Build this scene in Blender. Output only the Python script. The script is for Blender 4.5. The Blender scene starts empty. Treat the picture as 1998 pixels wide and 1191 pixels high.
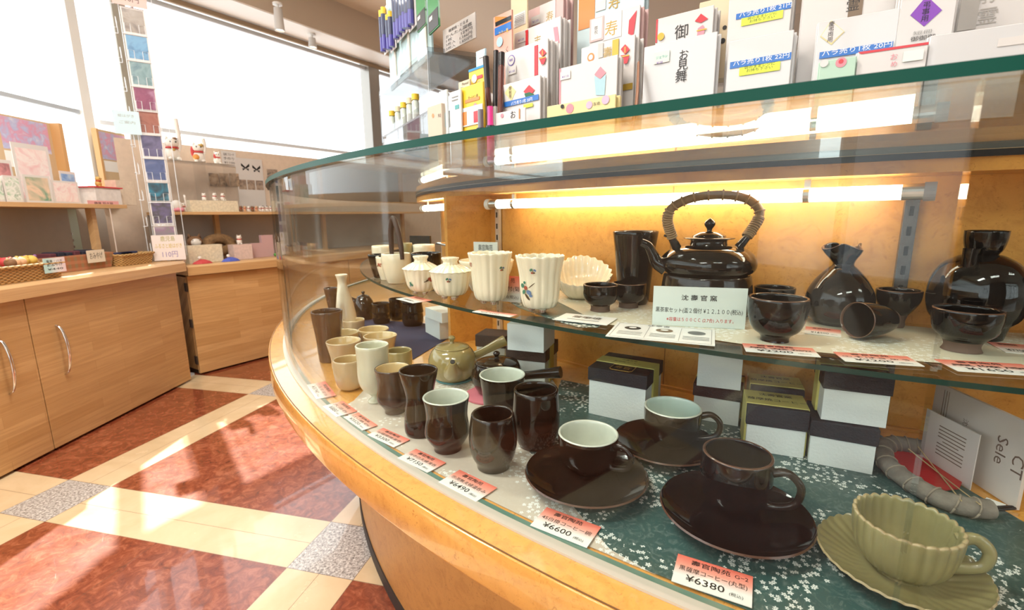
import bpy, bmesh, math, random
import numpy as np
from mathutils import Vector, Matrix
random.seed(7)
S = bpy.context.scene
COL = S.collection
PI = math.pi
# ------------------------------------------------------------------ camera
FPX, PITCH, ROLL, HC = 918.382, 0.189781, -0.0098737, 0.95     # focal length in pixels of the 1998 px frame
FW = np.array([0, math.cos(PITCH), -math.sin(PITCH)])
_u = np.array([0, math.sin(PITCH), math.cos(PITCH)]); _x = np.array([1., 0, 0])
XR = math.cos(ROLL)*_x + math.sin(ROLL)*_u
UR = -math.sin(ROLL)*_x + math.cos(ROLL)*_u
CAM = np.array([0, 0, HC])
cd = bpy.data.cameras.new('camera'); cam = bpy.data.objects.new('camera', cd); COL.objects.link(cam)
cam.matrix_world = Matrix(((XR[0], UR[0], -FW[0], 0), (XR[1], UR[1], -FW[1], 0), (XR[2], UR[2], -FW[2], HC), (0, 0, 0, 1)))
cd.sensor_fit = 'HORIZONTAL'; cd.sensor_width = 36; cd.lens = FPX/1998*36; cd.clip_start = 0.02; cd.clip_end = 60
cd.dof.use_dof = True; cd.dof.focus_distance = 0.62; cd.dof.aperture_fstop = 10
S.camera = cam
# ------------------------------------------------------------------ world, sun, lights, exposure
S.view_settings.view_transform = 'Standard'; S.view_settings.look = 'None'
S.view_settings.gamma = 1; S.view_settings.exposure = 0.33; S.view_settings.use_curve_mapping = False
wd = bpy.data.worlds.new('daylight'); S.world = wd; wd.use_nodes = True
wd.node_tree.nodes['Background'].inputs[0].default_value = (0.93, 0.97, 1.0, 1)
wd.node_tree.nodes['Background'].inputs[1].default_value = 2.6
S.cycles.max_bounces = 10; S.cycles.transparent_max_bounces = 40; S.cycles.glossy_bounces = 6
S.cycles.sample_clamp_indirect = 6; S.cycles.use_denoising = True
S.cycles.caustics_reflective = False; S.cycles.caustics_refractive = False
sd = bpy.data.lights.new('sun', 'SUN'); sd.energy = 9; sd.angle = 0.012; sd.color = (1, .95, .86)
sun = bpy.data.objects.new('sun', sd); COL.objects.link(sun)
sun.rotation_euler = Vector((.595, -.739, -1.0)).to_track_quat('-Z', 'Y').to_euler()


def area(name, loc, target, sx, sy, power, col=(1, .95, .88), portal=False):
    d = bpy.data.lights.new(name, 'AREA'); d.shape = 'RECTANGLE'; d.size = sx; d.size_y = sy; d.energy = power; d.color = col
    o = bpy.data.objects.new(name, d); COL.objects.link(o); o.location = loc
    o.rotation_euler = (Vector(target)-Vector(loc)).to_track_quat('-Z', 'Y').to_euler()
    if portal: d.cycles.is_portal = True
    return o


# added fill lamps out of view (their panels are built with the ceiling)
CEIL_Z = 2.62
FILL_LAMPS = [(-1.1, .35), (.5, -1.6), (2.6, -1.2), (-1.1, -1.5), (-1.05, 1.7)]
FILL_W = [36, 12, 10, 28, 26]
for i, (x, y) in enumerate(FILL_LAMPS):
    area('fill_lamp_light', (x, y, CEIL_Z-.03), (x, y, 0), .9, .3, FILL_W[i])
# openings that let the daylight in
area('window_portal', (-2.52, .4, 1.93), (0, .4, 1.93), 5.0, .86, 1, portal=True)
area('window_portal', (-.816, 5.498, 1.9), (.025, 4.957, 1.9), 6.2, .95, 1, portal=True)
area('window_portal', (-1.6, -3.05, 1.45), (-1.6, 0, 1.45), 2.0, 1.9, 1, portal=True)
area('window_portal', (3.5, -3.05, 1.45), (3.5, 0, 1.45), 3.2, 1.9, 1, portal=True)


# ------------------------------------------------------------------ pixel <-> place helpers
def ray(x, y): return (x-999)/FPX*XR-(y-595.5)/FPX*UR+FW


def U(x, y, z):
    d = ray(x, y); t = (z-HC)/d[2]; return CAM+d*t


def onplane(x, y, A, B):
    d = ray(x, y); n = np.array([-(B[1]-A[1]), B[0]-A[0]]); t = (A[0]*n[0]+A[1]*n[1])/(d[:2]@n); return CAM+d*t


def Zat(x, y, X, Y):
    d = ray(x, y); return HC+d[2]*math.hypot(X, Y)/math.hypot(d[0], d[1])


def depth(P): return float((np.array(P)-CAM)@FW)


def hcos(P): return 1/math.sqrt(1+(P[0]/depth((P[0], P[1], P[2] if len(P) > 2 else .8)))**2)


CC = np.array([1.27, 2.08])                                       # middle of the round showcase


def ringhit(x, y, R):
    d = ray(x, y)[:2]; d = d/np.linalg.norm(d); b = d@CC; c = CC@CC-R*R; t = b-math.sqrt(max(b*b-c, 0)); return d*t


def rpt(R, a): return CC+R*np.array([math.cos(math.radians(a)), math.sin(math.radians(a))])


def angof(P): return math.degrees(math.atan2(P[1]-CC[1], P[0]-CC[0]))


# ------------------------------------------------------------------ materials
MATS = {}


def newmat(name):
    m = bpy.data.materials.new(name); m.use_nodes = True; m.node_tree.nodes.clear()
    N, L = m.node_tree.nodes, m.node_tree.links
    o = N.new('ShaderNodeOutputMaterial'); MATS[name] = m
    return m, N, L, o


def math_node(N, L, op, a, b=None, c=None):
    n = N.new('ShaderNodeMath'); n.operation = op
    for i, v in enumerate((a, b, c)):
        if v is None: continue
        if isinstance(v, (int, float)): n.inputs[i].default_value = v
        else: L.new(v, n.inputs[i])
    return n.outputs[0]


def mixc(N, L, f, a, b, blend='MIX'):
    n = N.new('ShaderNodeMix'); n.data_type = 'RGBA'; n.blend_type = blend
    for i, v in ((0, f), (6, a), (7, b)):
        if isinstance(v, (int, float)): n.inputs[i].default_value = v
        elif isinstance(v, tuple): n.inputs[i].default_value = (*v, 1)
        else: L.new(v, n.inputs[i])
    return n.outputs[2]


def ramp(N, L, f, stops):
    n = N.new('ShaderNodeValToRGB'); e = n.color_ramp.elements
    while len(e) < len(stops): e.new(.5)
    for el, (p, c) in zip(e, stops): el.position = p; el.color = (*c, 1)
    L.new(f, n.inputs[0]); return n.outputs[0]


def coords(N, L, kind='Object', scale=(1, 1, 1), rot=(0, 0, 0)):
    t = N.new('ShaderNodeTexCoord'); mp = N.new('ShaderNodeMapping'); mp.inputs['Scale'].default_value = scale; mp.inputs['Rotation'].default_value = rot
    L.new(t.outputs[kind], mp.inputs[0]); return mp.outputs[0]


def noise(N, L, v, scale, detail=4, rough=.5, dist=0):
    n = N.new('ShaderNodeTexNoise'); n.inputs['Scale'].default_value = scale; n.inputs['Detail'].default_value = detail
    n.inputs['Roughness'].default_value = rough; n.inputs['Distortion'].default_value = dist
    L.new(v, n.inputs['Vector']); return n.outputs['Fac']


def principled(N, L, o, col, rough=.5, metal=0, coat=0, spec=.5, bump=None, bstr=.2, bdist=.002):
    b = N.new('ShaderNodeBsdfPrincipled')
    if isinstance(col, tuple): b.inputs['Base Color'].default_value = (*col, 1)
    else: L.new(col, b.inputs['Base Color'])
    b.inputs['Roughness'].default_value = rough; b.inputs['Metallic'].default_value = metal
    b.inputs['Coat Weight'].default_value = coat; b.inputs['Coat Roughness'].default_value = .03; b.inputs['Specular IOR Level'].default_value = spec
    if bump is not None:
        bn = N.new('ShaderNodeBump'); bn.inputs['Strength'].default_value = bstr; bn.inputs['Distance'].default_value = bdist
        L.new(bump, bn.inputs['Height']); L.new(bn.outputs[0], b.inputs['Normal'])
    L.new(b.outputs[0], o.inputs[0]); return b


def M(name, col, rough=.5, metal=0, coat=0, spec=.5, var=0, vs=8, bump=0, bs=40):
    if name in MATS: return MATS[name]
    m, N, L, o = newmat(name); v = coords(N, L); c = col; bp = None
    if var:
        f = noise(N, L, v, vs, 5, .6)
        c = ramp(N, L, f, [(.3, tuple(max(0, x*(1-var)) for x in col)), (.7, tuple(min(1, x*(1+var)) for x in col))])
    if bump: bp = noise(N, L, v, bs, 4)
    principled(N, L, o, c, rough, metal, coat, spec, bp, bump)
    return m


def thin_glass(name, tint=(.97, .99, .98), gain=1.0, rough=0.0, f0=None):
    m, N, L, o = newmat(name)
    g = N.new('ShaderNodeNewGeometry'); dt = N.new('ShaderNodeVectorMath'); dt.operation = 'DOT_PRODUCT'
    L.new(g.outputs['Incoming'], dt.inputs[0]); L.new(g.outputs['Normal'], dt.inputs[1])
    c = math_node(N, L, 'ABSOLUTE', dt.outputs['Value']); k = math_node(N, L, 'SUBTRACT', 1.0, c)
    p = math_node(N, L, 'POWER', k, 5.0); f = math_node(N, L, 'MULTIPLY_ADD', p, .96*gain, .04*gain if f0 is None else f0)
    t = N.new('ShaderNodeBsdfTransparent'); t.inputs[0].default_value = (*tint, 1)
    s = N.new('ShaderNodeBsdfGlossy'); s.inputs['Roughness'].default_value = rough
    mx = N.new('ShaderNodeMixShader'); L.new(f, mx.inputs[0]); L.new(t.outputs[0], mx.inputs[1]); L.new(s.outputs[0], mx.inputs[2]); L.new(mx.outputs[0], o.inputs[0])
    return m


def emit(name, col, s):
    m, N, L, o = newmat(name); e = N.new('ShaderNodeEmission'); e.inputs[0].default_value = (*col, 1); e.inputs[1].default_value = s
    L.new(e.outputs[0], o.inputs[0]); return m


def burl(name, a, b, spot, rough=.3, sc=1.0, coat=.25):
    m, N, L, o = newmat(name); v = coords(N, L)
    f = noise(N, L, v, 32*sc, 7, .7, 1.0); c = ramp(N, L, f, [(.3, a), (.5, b), (.75, tuple(x*1.08 for x in b))])
    g = noise(N, L, v, 150*sc, 3, .65, 1.4); k = ramp(N, L, g, [(.58, (0, 0, 0)), (.70, (1, 1, 1))])
    k2 = math_node(N, L, 'MULTIPLY', k, .55)
    c = mixc(N, L, k2, c, spot)
    principled(N, L, o, c, rough, coat=coat); return m


def planks(name, a, b, dark, rough=.4, w=.42, h=.045):
    m, N, L, o = newmat(name); t = N.new('ShaderNodeTexCoord'); sp = N.new('ShaderNodeSeparateXYZ'); L.new(t.outputs['Object'], sp.inputs[0])
    zy = math_node(N, L, 'ADD', sp.outputs[2], sp.outputs[1]); cb = N.new('ShaderNodeCombineXYZ'); L.new(sp.outputs[0], cb.inputs[0]); L.new(zy, cb.inputs[1])
    br = N.new('ShaderNodeTexBrick'); L.new(cb.outputs[0], br.inputs[0])
    br.inputs['Color1'].default_value = (*a, 1); br.inputs['Color2'].default_value = (*b, 1); br.inputs['Mortar'].default_value = (*tuple(x*.85 for x in b), 1)
    br.inputs['Scale'].default_value = 1; br.inputs['Mortar Size'].default_value = .0006; br.inputs['Brick Width'].default_value = w; br.inputs['Row Height'].default_value = h
    br.offset_frequency = 2; br.offset = .37
    mp = N.new('ShaderNodeMapping'); mp.inputs['Scale'].default_value = (3, 60, 1); L.new(cb.outputs[0], mp.inputs[0])
    n = noise(N, L, mp.outputs[0], 1.4, 4, .55, .6); k = ramp(N, L, n, [(.35, (0, 0, 0)), (.7, (1, 1, 1))])
    c = mixc(N, L, math_node(N, L, 'MULTIPLY', k, .5), br.outputs[0], dark)
    principled(N, L, o, c, rough, coat=.1); return m


def blossom(name, base, base2, flower=(.80, .82, .78), rough=.45, sc=125, cover=.46, base_scale=3):
    m, N, L, o = newmat(name); t = N.new('ShaderNodeTexCoord'); v = t.outputs['Object']
    c = ramp(N, L, noise(N, L, v, base_scale, 4, .5), [(.3, base), (.7, base2)])
    fib = noise(N, L, v, 55, 5, .7, 3.0); c = mixc(N, L, math_node(N, L, 'MULTIPLY', ramp(N, L, fib, [(.5, (0, 0, 0)), (.75, (1, 1, 1))]), .18), c, flower)
    vo = N.new('ShaderNodeTexVoronoi'); vo.voronoi_dimensions = '2D'; vo.inputs['Scale'].default_value = sc; L.new(v, vo.inputs['Vector'])
    df = N.new('ShaderNodeVectorMath'); df.operation = 'SUBTRACT'; L.new(v, df.inputs[0]); L.new(vo.outputs['Position'], df.inputs[1])
    sp = N.new('ShaderNodeSeparateXYZ'); L.new(df.outputs[0], sp.inputs[0])
    sc2 = N.new('ShaderNodeSeparateColor'); L.new(vo.outputs['Color'], sc2.inputs[0])
    th = math_node(N, L, 'ARCTAN2', sp.outputs[1], sp.outputs[0]); th = math_node(N, L, 'ADD', th, math_node(N, L, 'MULTIPLY', sc2.outputs[0], 6.28))
    r = math_node(N, L, 'SQRT', math_node(N, L, 'ADD', math_node(N, L, 'MULTIPLY', sp.outputs[0], sp.outputs[0]), math_node(N, L, 'MULTIPLY', sp.outputs[1], sp.outputs[1])))
    pe = math_node(N, L, 'ABSOLUTE', math_node(N, L, 'COSINE', math_node(N, L, 'MULTIPLY', th, 2.5)))
    siz = math_node(N, L, 'MULTIPLY_ADD', sc2.outputs[1], .18/sc, .30/sc)
    lim = math_node(N, L, 'MULTIPLY', siz, math_node(N, L, 'MULTIPLY_ADD', pe, .65, .35))
    a1 = math_node(N, L, 'LESS_THAN', r, lim); a2 = math_node(N, L, 'GREATER_THAN', r, .07/sc)
    dn = noise(N, L, v, 11, 2, .5); a3 = math_node(N, L, 'GREATER_THAN', math_node(N, L, 'MULTIPLY_ADD', sc2.outputs[2], .14, dn), 1.04-cover)
    mk = math_node(N, L, 'MULTIPLY', math_node(N, L, 'MULTIPLY', a1, a2), a3)
    c = mixc(N, L, mk, c, flower); principled(N, L, o, c, rough, coat=.25); return m


def picture(name, cols, sc=9, rough=.3, seed=0):
    m, N, L, o = newmat(name); v = coords(N, L, 'Object'); mp = N.new('ShaderNodeMapping'); mp.inputs['Location'].default_value = (seed*3.1, seed*1.7, seed*.9); L.new(v, mp.inputs[0])
    f = noise(N, L, mp.outputs[0], sc, 3, .55, .8); st = [(.25+.5*i/max(1, len(cols)-1), c) for i, c in enumerate(cols)]
    principled(N, L, o, ramp(N, L, f, st), rough, coat=.3); return m


def gradient_card(name, stops, axis=1, rough=.4):
    m, N, L, o = newmat(name); t = N.new('ShaderNodeTexCoord'); sp = N.new('ShaderNodeSeparateXYZ'); L.new(t.outputs['Generated'], sp.inputs[0])
    principled(N, L, o, ramp(N, L, sp.outputs[axis], stops), rough, coat=.3); return m


def floor_material():
    m, N, L, o = newmat('floor_tiles'); t = N.new('ShaderNodeTexCoord'); P = t.outputs['Object']
    mp = N.new('ShaderNodeMapping'); mp.vector_type = 'TEXTURE'; mp.inputs['Location'].default_value = (-1.7877*.95, 1.4706*.95, 0); mp.inputs['Rotation'].default_value = (0, 0, -.2377)
    L.new(P, mp.inputs[0]); sp = N.new('ShaderNodeSeparateXYZ'); L.new(mp.outputs[0], sp.inputs[0])
    w = .2036; pu, pv = 1.1011, 1.0706
    u = math_node(N, L, 'FLOORED_MODULO', sp.outputs[0], pu); v = math_node(N, L, 'FLOORED_MODULO', sp.outputs[1], pv)
    bu = math_node(N, L, 'LESS_THAN', u, w); bv = math_node(N, L, 'LESS_THAN', v, w)
    red = ramp(N, L, noise(N, L, P, 26, 7, .72, 1.2), [(.28, (.09, .018, .008)), (.5, (.24, .055, .022)), (.72, (.42, .14, .07))])
    cream = ramp(N, L, noise(N, L, P, 5, 5, .6, .5), [(.3, (.60, .45, .26)), (.7, (.74, .58, .37))])
    gran = ramp(N, L, noise(N, L, P, 130, 4, .8), [(.36, (.12, .11, .10)), (.5, (.42, .40, .37)), (.64, (.78, .76, .72))])
    band = math_node(N, L, 'MAXIMUM', bu, bv); both = math_node(N, L, 'MULTIPLY', bu, bv)
    c = mixc(N, L, band, red, cream); c = mixc(N, L, both, c, gran)

    def line(x, at, h=.0011): return math_node(N, L, 'LESS_THAN', math_node(N, L, 'ABSOLUTE', math_node(N, L, 'SUBTRACT', x, at)), h)
    mu = math_node(N, L, 'MULTIPLY', line(u, w/2, .0008), math_node(N, L, 'SUBTRACT', 1.0, bv)); mv = math_node(N, L, 'MULTIPLY', line(v, w/2, .0008), math_node(N, L, 'SUBTRACT', 1.0, bu))
    g = math_node(N, L, 'MAXIMUM', math_node(N, L, 'MAXIMUM', line(u, 0.0006), line(u, w)), math_node(N, L, 'MAXIMUM', line(v, 0.0006), line(v, w)))
    mid = math_node(N, L, 'MULTIPLY', line(u, w+(pu-w)/2, .0008), math_node(N, L, 'SUBTRACT', 1.0, bv)); g = math_node(N, L, 'MAXIMUM', g, mid)
    g = math_node(N, L, 'MAXIMUM', g, math_node(N, L, 'MAXIMUM', mu, mv))
    c = mixc(N, L, math_node(N, L, 'MULTIPLY', g, .75), c, (.10, .06, .035))
    b = principled(N, L, o, c, .24, coat=.6)
    sn = noise(N, L, P, 8, 5, .7); L.new(math_node(N, L, 'MULTIPLY_ADD', sn, .22, .13), b.inputs['Roughness']); return m


# ------------------------------------------------------------------ mesh helpers
def tagit(o, label, cat, group=None, kind=None):
    if label: o['label'] = label
    if cat: o['category'] = cat
    if group: o['group'] = group
    if kind: o['kind'] = kind
    return o


def mk(name, verts, faces, mats, parent=None, loc=None, rotz=0, smooth=False, mi=None, rot=None):
    me = bpy.data.meshes.new(name); me.from_pydata([tuple(map(float, v)) for v in verts], [], faces)
    for m in (mats if isinstance(mats, (list, tuple)) else [mats]): me.materials.append(m)
    if mi is not None: me.polygons.foreach_set('material_index', mi)
    bm = bmesh.new(); bm.from_mesh(me); bmesh.ops.recalc_face_normals(bm, faces=bm.faces); bm.to_mesh(me); bm.free()
    if smooth: me.polygons.foreach_set('use_smooth', [True]*len(me.polygons))
    me.update()
    o = bpy.data.objects.new(name, me); COL.objects.link(o)
    if parent: o.parent = parent
    if loc is not None: o.location = tuple(map(float, loc))
    o.rotation_euler = rot if rot else (0, 0, rotz)
    return o


def empty(name, loc, rotz=0, label=None, cat=None, group=None):
    o = bpy.data.objects.new(name, None); o.empty_display_size = .03; COL.objects.link(o); o.location = tuple(map(float, loc)); o.rotation_euler = (0, 0, rotz)
    return tagit(o, label, cat, group)


def boxv(sx, sy, sz, c=(0, 0, 0)):
    x, y, z = sx/2, sy/2, sz; X, Y, Z = c
    v = [(X-x, Y-y, Z), (X+x, Y-y, Z), (X+x, Y+y, Z), (X-x, Y+y, Z), (X-x, Y-y, Z+z), (X+x, Y-y, Z+z), (X+x, Y+y, Z+z), (X-x, Y+y, Z+z)]
    return v, [(0, 3, 2, 1), (4, 5, 6, 7), (0, 1, 5, 4), (1, 2, 6, 5), (2, 3, 7, 6), (3, 0, 4, 7)]


def box(name, sx, sy, sz, mat, c=(0, 0, 0), parent=None, loc=None, rotz=0, bev=0, seg=2, rot=None):
    """box resting on c (its bottom centre)"""
    v, f = boxv(sx, sy, sz, c); o = mk(name, v, f, mat, parent, loc, rotz, rot=rot)
    if bev:
        bm = bmesh.new(); bm.from_mesh(o.data); bmesh.ops.bevel(bm, geom=bm.edges[:], offset=bev, segments=seg, profile=.6, affect='EDGES'); bm.to_mesh(o.data); bm.free()
    return o


def join_parts(parts):
    V, F, mi = [], [], []
    for p in parts:
        v, f = p[0], p[1]; k = p[2] if len(p) > 2 else 0; b = len(V); V += list(v); F += [tuple(b+i for i in q) for q in f]; mi += [k]*len(f)
    return V, F, mi


def ringmesh(r0, r1, z0, z1, a0, a1, n=None, c=CC):
    n = n or max(3, int(abs(a1-a0)/1.5)); V, F, mi = [], [], []
    for i in range(n+1):
        a = math.radians(a0+(a1-a0)*i/n); ca, sa = math.cos(a), math.sin(a)
        for r, z in ((r0, z0), (r1, z0), (r1, z1), (r0, z1)): V.append((c[0]+r*ca, c[1]+r*sa, z))
    for i in range(n):
        b = 4*i
        for k in range(4): F.append((b+k, b+(k+1) % 4, b+4+(k+1) % 4, b+4+k)); mi.append(k)          # 0 bottom 1 outer 2 top 3 inner
    F.append((0, 1, 2, 3)); F.append((4*n+3, 4*n+2, 4*n+1, 4*n)); mi += [4, 4]
    return V, F, mi


def ring(name, r0, r1, z0, z1, a0, a1, mats, parent=None, fmap=None, n=None, smooth=False, origin=None):
    V, F, mi = ringmesh(r0, r1, z0, z1, a0, a1, n)
    o = mk(name, V, F, mats, parent, mi=[(fmap or {}).get(k, 0) for k in mi])
    if smooth: autosmooth(o)
    return o


def autosmooth(o, ang=.6):
    me = o.data; me.polygons.foreach_set('use_smooth', [True]*len(me.polygons))
    bm = bmesh.new(); bm.from_mesh(me)
    for e in bm.edges: e.smooth = not (len(e.link_faces) == 2 and e.calc_face_angle(0) > ang)
    bm.to_mesh(me); bm.free()


def catmull(P, sub=4):
    P = [np.array(p, float) for p in P]; out = []
    for i in range(len(P)-1):
        p0 = P[max(i-1, 0)]; p1 = P[i]; p2 = P[i+1]; p3 = P[min(i+2, len(P)-1)]
        for k in range(sub):
            t = k/sub; out.append(.5*((2*p1)+(-p0+p2)*t+(2*p0-5*p1+4*p2-p3)*t*t+(-p0+3*p1-3*p2+p3)*t**3))
    out.append(P[-1]); return out


def tubev(P, rad, n=10, sub=4, flat=1.0, close=False):
    P = [np.array(p, float) for p in P]
    if not isinstance(rad, (list, tuple)): rad = [rad]*len(P)
    Q = catmull([np.append(p, r) for p, r in zip(P, rad)], sub) if sub > 1 else [np.append(p, r) for p, r in zip(P, rad)]
    V, F = [], []; up = None
    for i, q in enumerate(Q):
        a = Q[max(i-1, 0)][:3]; b = Q[min(i+1, len(Q)-1)][:3]; t = b-a; t = t/(np.linalg.norm(t)+1e-9)
        if up is None:
            up = np.array([0, 0, 1.]) if abs(t[2]) < .9 else np.array([1., 0, 0])
        s = np.cross(t, up); s /= np.linalg.norm(s)+1e-9; up = np.cross(s, t)
        for k in range(n):
            w = 2*PI*k/n; V.append(q[:3]+q[3]*(math.cos(w)*s+flat*math.sin(w)*up))
    for i in range(len(Q)-1):
        for k in range(n): F.append((i*n+k, i*n+(k+1) % n, (i+1)*n+(k+1) % n, (i+1)*n+k))
    F.append(tuple(range(n-1, -1, -1))); F.append(tuple((len(Q)-1)*n+k for k in range(n)))
    return V, F


def tube(name, P, rad, mat, parent=None, n=10, sub=4, flat=1.0, loc=None, rotz=0):
    V, F = tubev(P, rad, n, sub, flat); o = mk(name, V, F, mat, parent, loc, rotz); autosmooth(o, 1.2); return o


def lathev(prof, n=48, fn=None, mis=None):
    """prof: [(r, z, mat)]"""
    V, F, mi = [], [], []; rows = []
    for j, p in enumerate(prof):
        r, z = p[0], p[1]
        if r < 1e-5:
            rows.append([len(V)]); V.append((0, 0, z)); continue
        row = []
        for k in range(n):
            a = 2*PI*k/n; rr, zz = (r, z) if fn is None else fn(a, r, z, j)
            row.append(len(V)); V.append((rr*math.cos(a), rr*math.sin(a), zz))
        rows.append(row)
    for j in range(len(rows)-1):
        A, B = rows[j], rows[j+1]; m = int(round(prof[j+1][2])) if len(prof[j+1]) > 2 else 0
        for k in range(n):
            k2 = (k+1) % n
            if len(A) == 1 and len(B) == 1: continue
            if len(A) == 1: F.append((A[0], B[k], B[k2]))
            elif len(B) == 1: F.append((A[k], A[k2], B[0]))
            else: F.append((A[k], A[k2], B[k2], B[k]))
            mi.append(m)
    return V, F, mi


def smoothprof(p, sub=4): return [tuple(q) for q in catmull(p, sub)]


_tc = {}


def text(parent, body, h, x, y, z, mat, stand=False, rot=0, width=None, name='lettering', align='CENTER', bold=0):
    """lettering; stand: on an upright sheet facing -Y, else lying face up"""
    key = (body, align, bold)
    if key not in _tc:
        c = bpy.data.curves.new('lettering', 'FONT'); c.body = body; c.align_x = align; c.align_y = 'CENTER'; c.resolution_u = 2; c.offset = bold; c.space_line = .95
        t = bpy.data.objects.new('lettering', c); me = bpy.data.meshes.new_from_object(t); bpy.data.objects.remove(t); bpy.data.curves.remove(c)
        me.materials.clear(); xs = [v.co.x for v in me.vertices] or [0, 1]; _tc[key] = (me, max(xs)-min(xs))
    me, w0 = _tc[key]; me = me.copy(); me.materials.append(mat)
    o = bpy.data.objects.new(name, me); COL.objects.link(o); o.parent = parent; o.location = (x, y, z)
    sx = h if width is None else width/max(w0, 1e-3)
    o.scale = (sx, h, h); o.rotation_euler = (PI/2, rot, 0) if stand else (0, 0, rot)
    return o


INK = M('ink', (.015, .013, .012), .5)
REDINK = M('red_ink', (.55, .03, .03), .5)
GOLD = M('gold_ink', (.42, .27, .05), .35, .3)
WHITE_INK = M('white_ink', (.85, .85, .83), .5)
PURPLE = M('purple_ink', (.16, .10, .42), .5)
# ------------------------------------------------------------------ the common materials
BURL = burl('burl_wood', (.50, .225, .048), (.62, .30, .066), (.33, .12, .022))
BURL_LEDGE = burl('burl_ledge', (.52, .235, .05), (.64, .315, .07), (.33, .12, .022), rough=.25, coat=.8)
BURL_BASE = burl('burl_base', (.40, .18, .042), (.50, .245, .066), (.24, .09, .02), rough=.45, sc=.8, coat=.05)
PINE = planks('laminated_pine', (.60, .36, .155), (.48, .265, .10), (.34, .175, .06))
PINE_TOP = planks('pine_worktop', (.62, .39, .19), (.55, .33, .14), (.42, .23, .09), w=1.2, h=.09)
GLASS = thin_glass('clear_glass', (.965, .985, .975), .8, f0=.016)
GLASS_TOP = thin_glass('top_glass', (.93, .975, .955), 1.0)
GLASS_EDGE = M('green_glass_edge', (.003, .062, .042), .35, spec=.15)
SHELF_EDGE = M('grey_green_glass_edge', (.010, .036, .028), .3, spec=.2)
ACRYLIC = thin_glass('acrylic', (.97, .975, .98), .8)
PANE = thin_glass('window_glass', (.97, .98, .98), .6)
STEEL = M('brushed_steel', (.6, .6, .58), .3, 1)
CHROME = M('chrome', (.75, .74, .72), .12, 1)
BLACK = M('black_slot', (.01, .01, .01), .5)
WHITE = M('white_paint', (.75, .74, .70), .5)
OFFWHITE = M('off_white', (.62, .60, .55), .55)
GREYWALL = M('grey_board', (.42, .38, .33), .6, var=.06)
BEIGE = M('beige_board', (.68, .55, .43), .7, var=.05, vs=30)
CEIL = M('ceiling_beige', (.74, .65, .53), .8)
PAPER = M('white_paper', (.78, .77, .74), .45, coat=.25)
CLEARWHITE = M('sleeved_paper', (.60, .60, .595), .3, coat=.6)
BLACKGLAZE = M('black_glaze', (.005, .0038, .0035), .06, coat=.15, spec=.4, var=.3, vs=20)
BROWNGLAZE = M('brown_glaze', (.0125, .0082, .006), .10, coat=.15, spec=.4, var=.3, vs=14)
TANBROWN = M('tan_brown_glaze', (.055, .034, .024), .2, coat=.3, var=.25, vs=12)
DARKRIM = M('rim_brown', (.085, .04, .025), .2, coat=.3)
CLAY = M('bare_clay', (.115, .07, .05), .75, var=.15, vs=40)
IVORY = M('ivory_glaze', (.72, .66, .52), .14, coat=.6, var=.05, vs=30)
CREAM = M('cream_glaze', (.80, .72, .55), .15, coat=.7, var=.04)
YELLOWG = M('straw_glaze', (.60, .46, .24), .15, coat=.7, var=.08)
SANDG = M('sand_glaze', (.52, .40, .24), .18, coat=.6, var=.08)
SAGE = M('pale_sage_glaze', (.60, .60, .46), .18, coat=.6, var=.05)
OLIVE = M('olive_glaze', (.30, .24, .10), .16, coat=.7, var=.15)
GREENG = M('moss_green_glaze', (.235, .21, .095), .28, coat=.35, var=.12, vs=25)
PALEIN = M('pale_grey_glaze', (.52, .55, .47), .18, coat=.6, var=.06, vs=60)
MINTIN = M('pale_mint_glaze', (.48, .60, .54), .18, coat=.6)
BOXLID = M('box_lid_black', (.015, .015, .020), .75, bump=.5, bs=350)
BOXLID_BR = M('box_lid_brown', (.05, .030, .024), .75, bump=.5, bs=350)
BOXWHITE = M('box_white', (.70, .74, .72), .75, bump=.3, bs=300)
BAND = M('olive_paper_band', (.56, .50, .14), .6)
TEAL = blossom('teal_blossom_paper', (.018, .060, .056), (.036, .095, .088), flower=(.66, .70, .66), sc=150, cover=.425)
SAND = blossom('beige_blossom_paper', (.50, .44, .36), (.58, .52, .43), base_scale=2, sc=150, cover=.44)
CREAMCLOTH = blossom('cream_blossom_paper', (.60, .56, .42), (.68, .64, .50), sc=140)
NAVY = M('navy_cloth', (.02, .022, .06), .9, bump=.3, bs=200)
TAGM = gradient_card('red_fade_card', [(.30, (.80, .80, .76)), (.62, (.80, .34, .26)), (1, (.74, .15, .10))], 1)

# ================================================================== THE SETTING
o = mk('floor', [(-3.2, -3.2, 0), (5.2, -3.2, 0), (5.2, 7.6, 0), (-3.2, 7.6, 0), (-3.2, -3.2, -.08), (5.2, -3.2, -.08), (5.2, 7.6, -.08), (-3.2, 7.6, -.08)],
       [(0, 1, 2, 3), (7, 6, 5, 4), (0, 4, 5, 1), (1, 5, 6, 2), (2, 6, 7, 3), (3, 7, 4, 0)], floor_material()); o['kind'] = 'structure'
DW = np.array([.541, .841]); NW = np.array([-.841, .541]); C2 = np.array([-1.914, 2.756])      # direction of the second counter and the window wall


def W2(off, t): return C2+off*NW+t*DW


RZ2 = math.atan2(.841, .541)
CORNER = W2(.555, -.132)                                          # where the two window walls meet


def struct(o): o['kind'] = 'structure'; return o


def wallbox(name, A, B, z0, z1, th, mat, side=1):
    """upright slab from plan point A to B, th thick on the outer side"""
    A = np.array(A, float); B = np.array(B, float); d = (B-A)/np.linalg.norm(B-A); n = np.array([-d[1], d[0]])*side*th
    V = [(*A, z0), (*B, z0), (*(B+n), z0), (*(A+n), z0), (*A, z1), (*B, z1), (*(B+n), z1), (*(A+n), z1)]
    return struct(mk(name, V, boxv(1, 1, 1)[1], mat))


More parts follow.
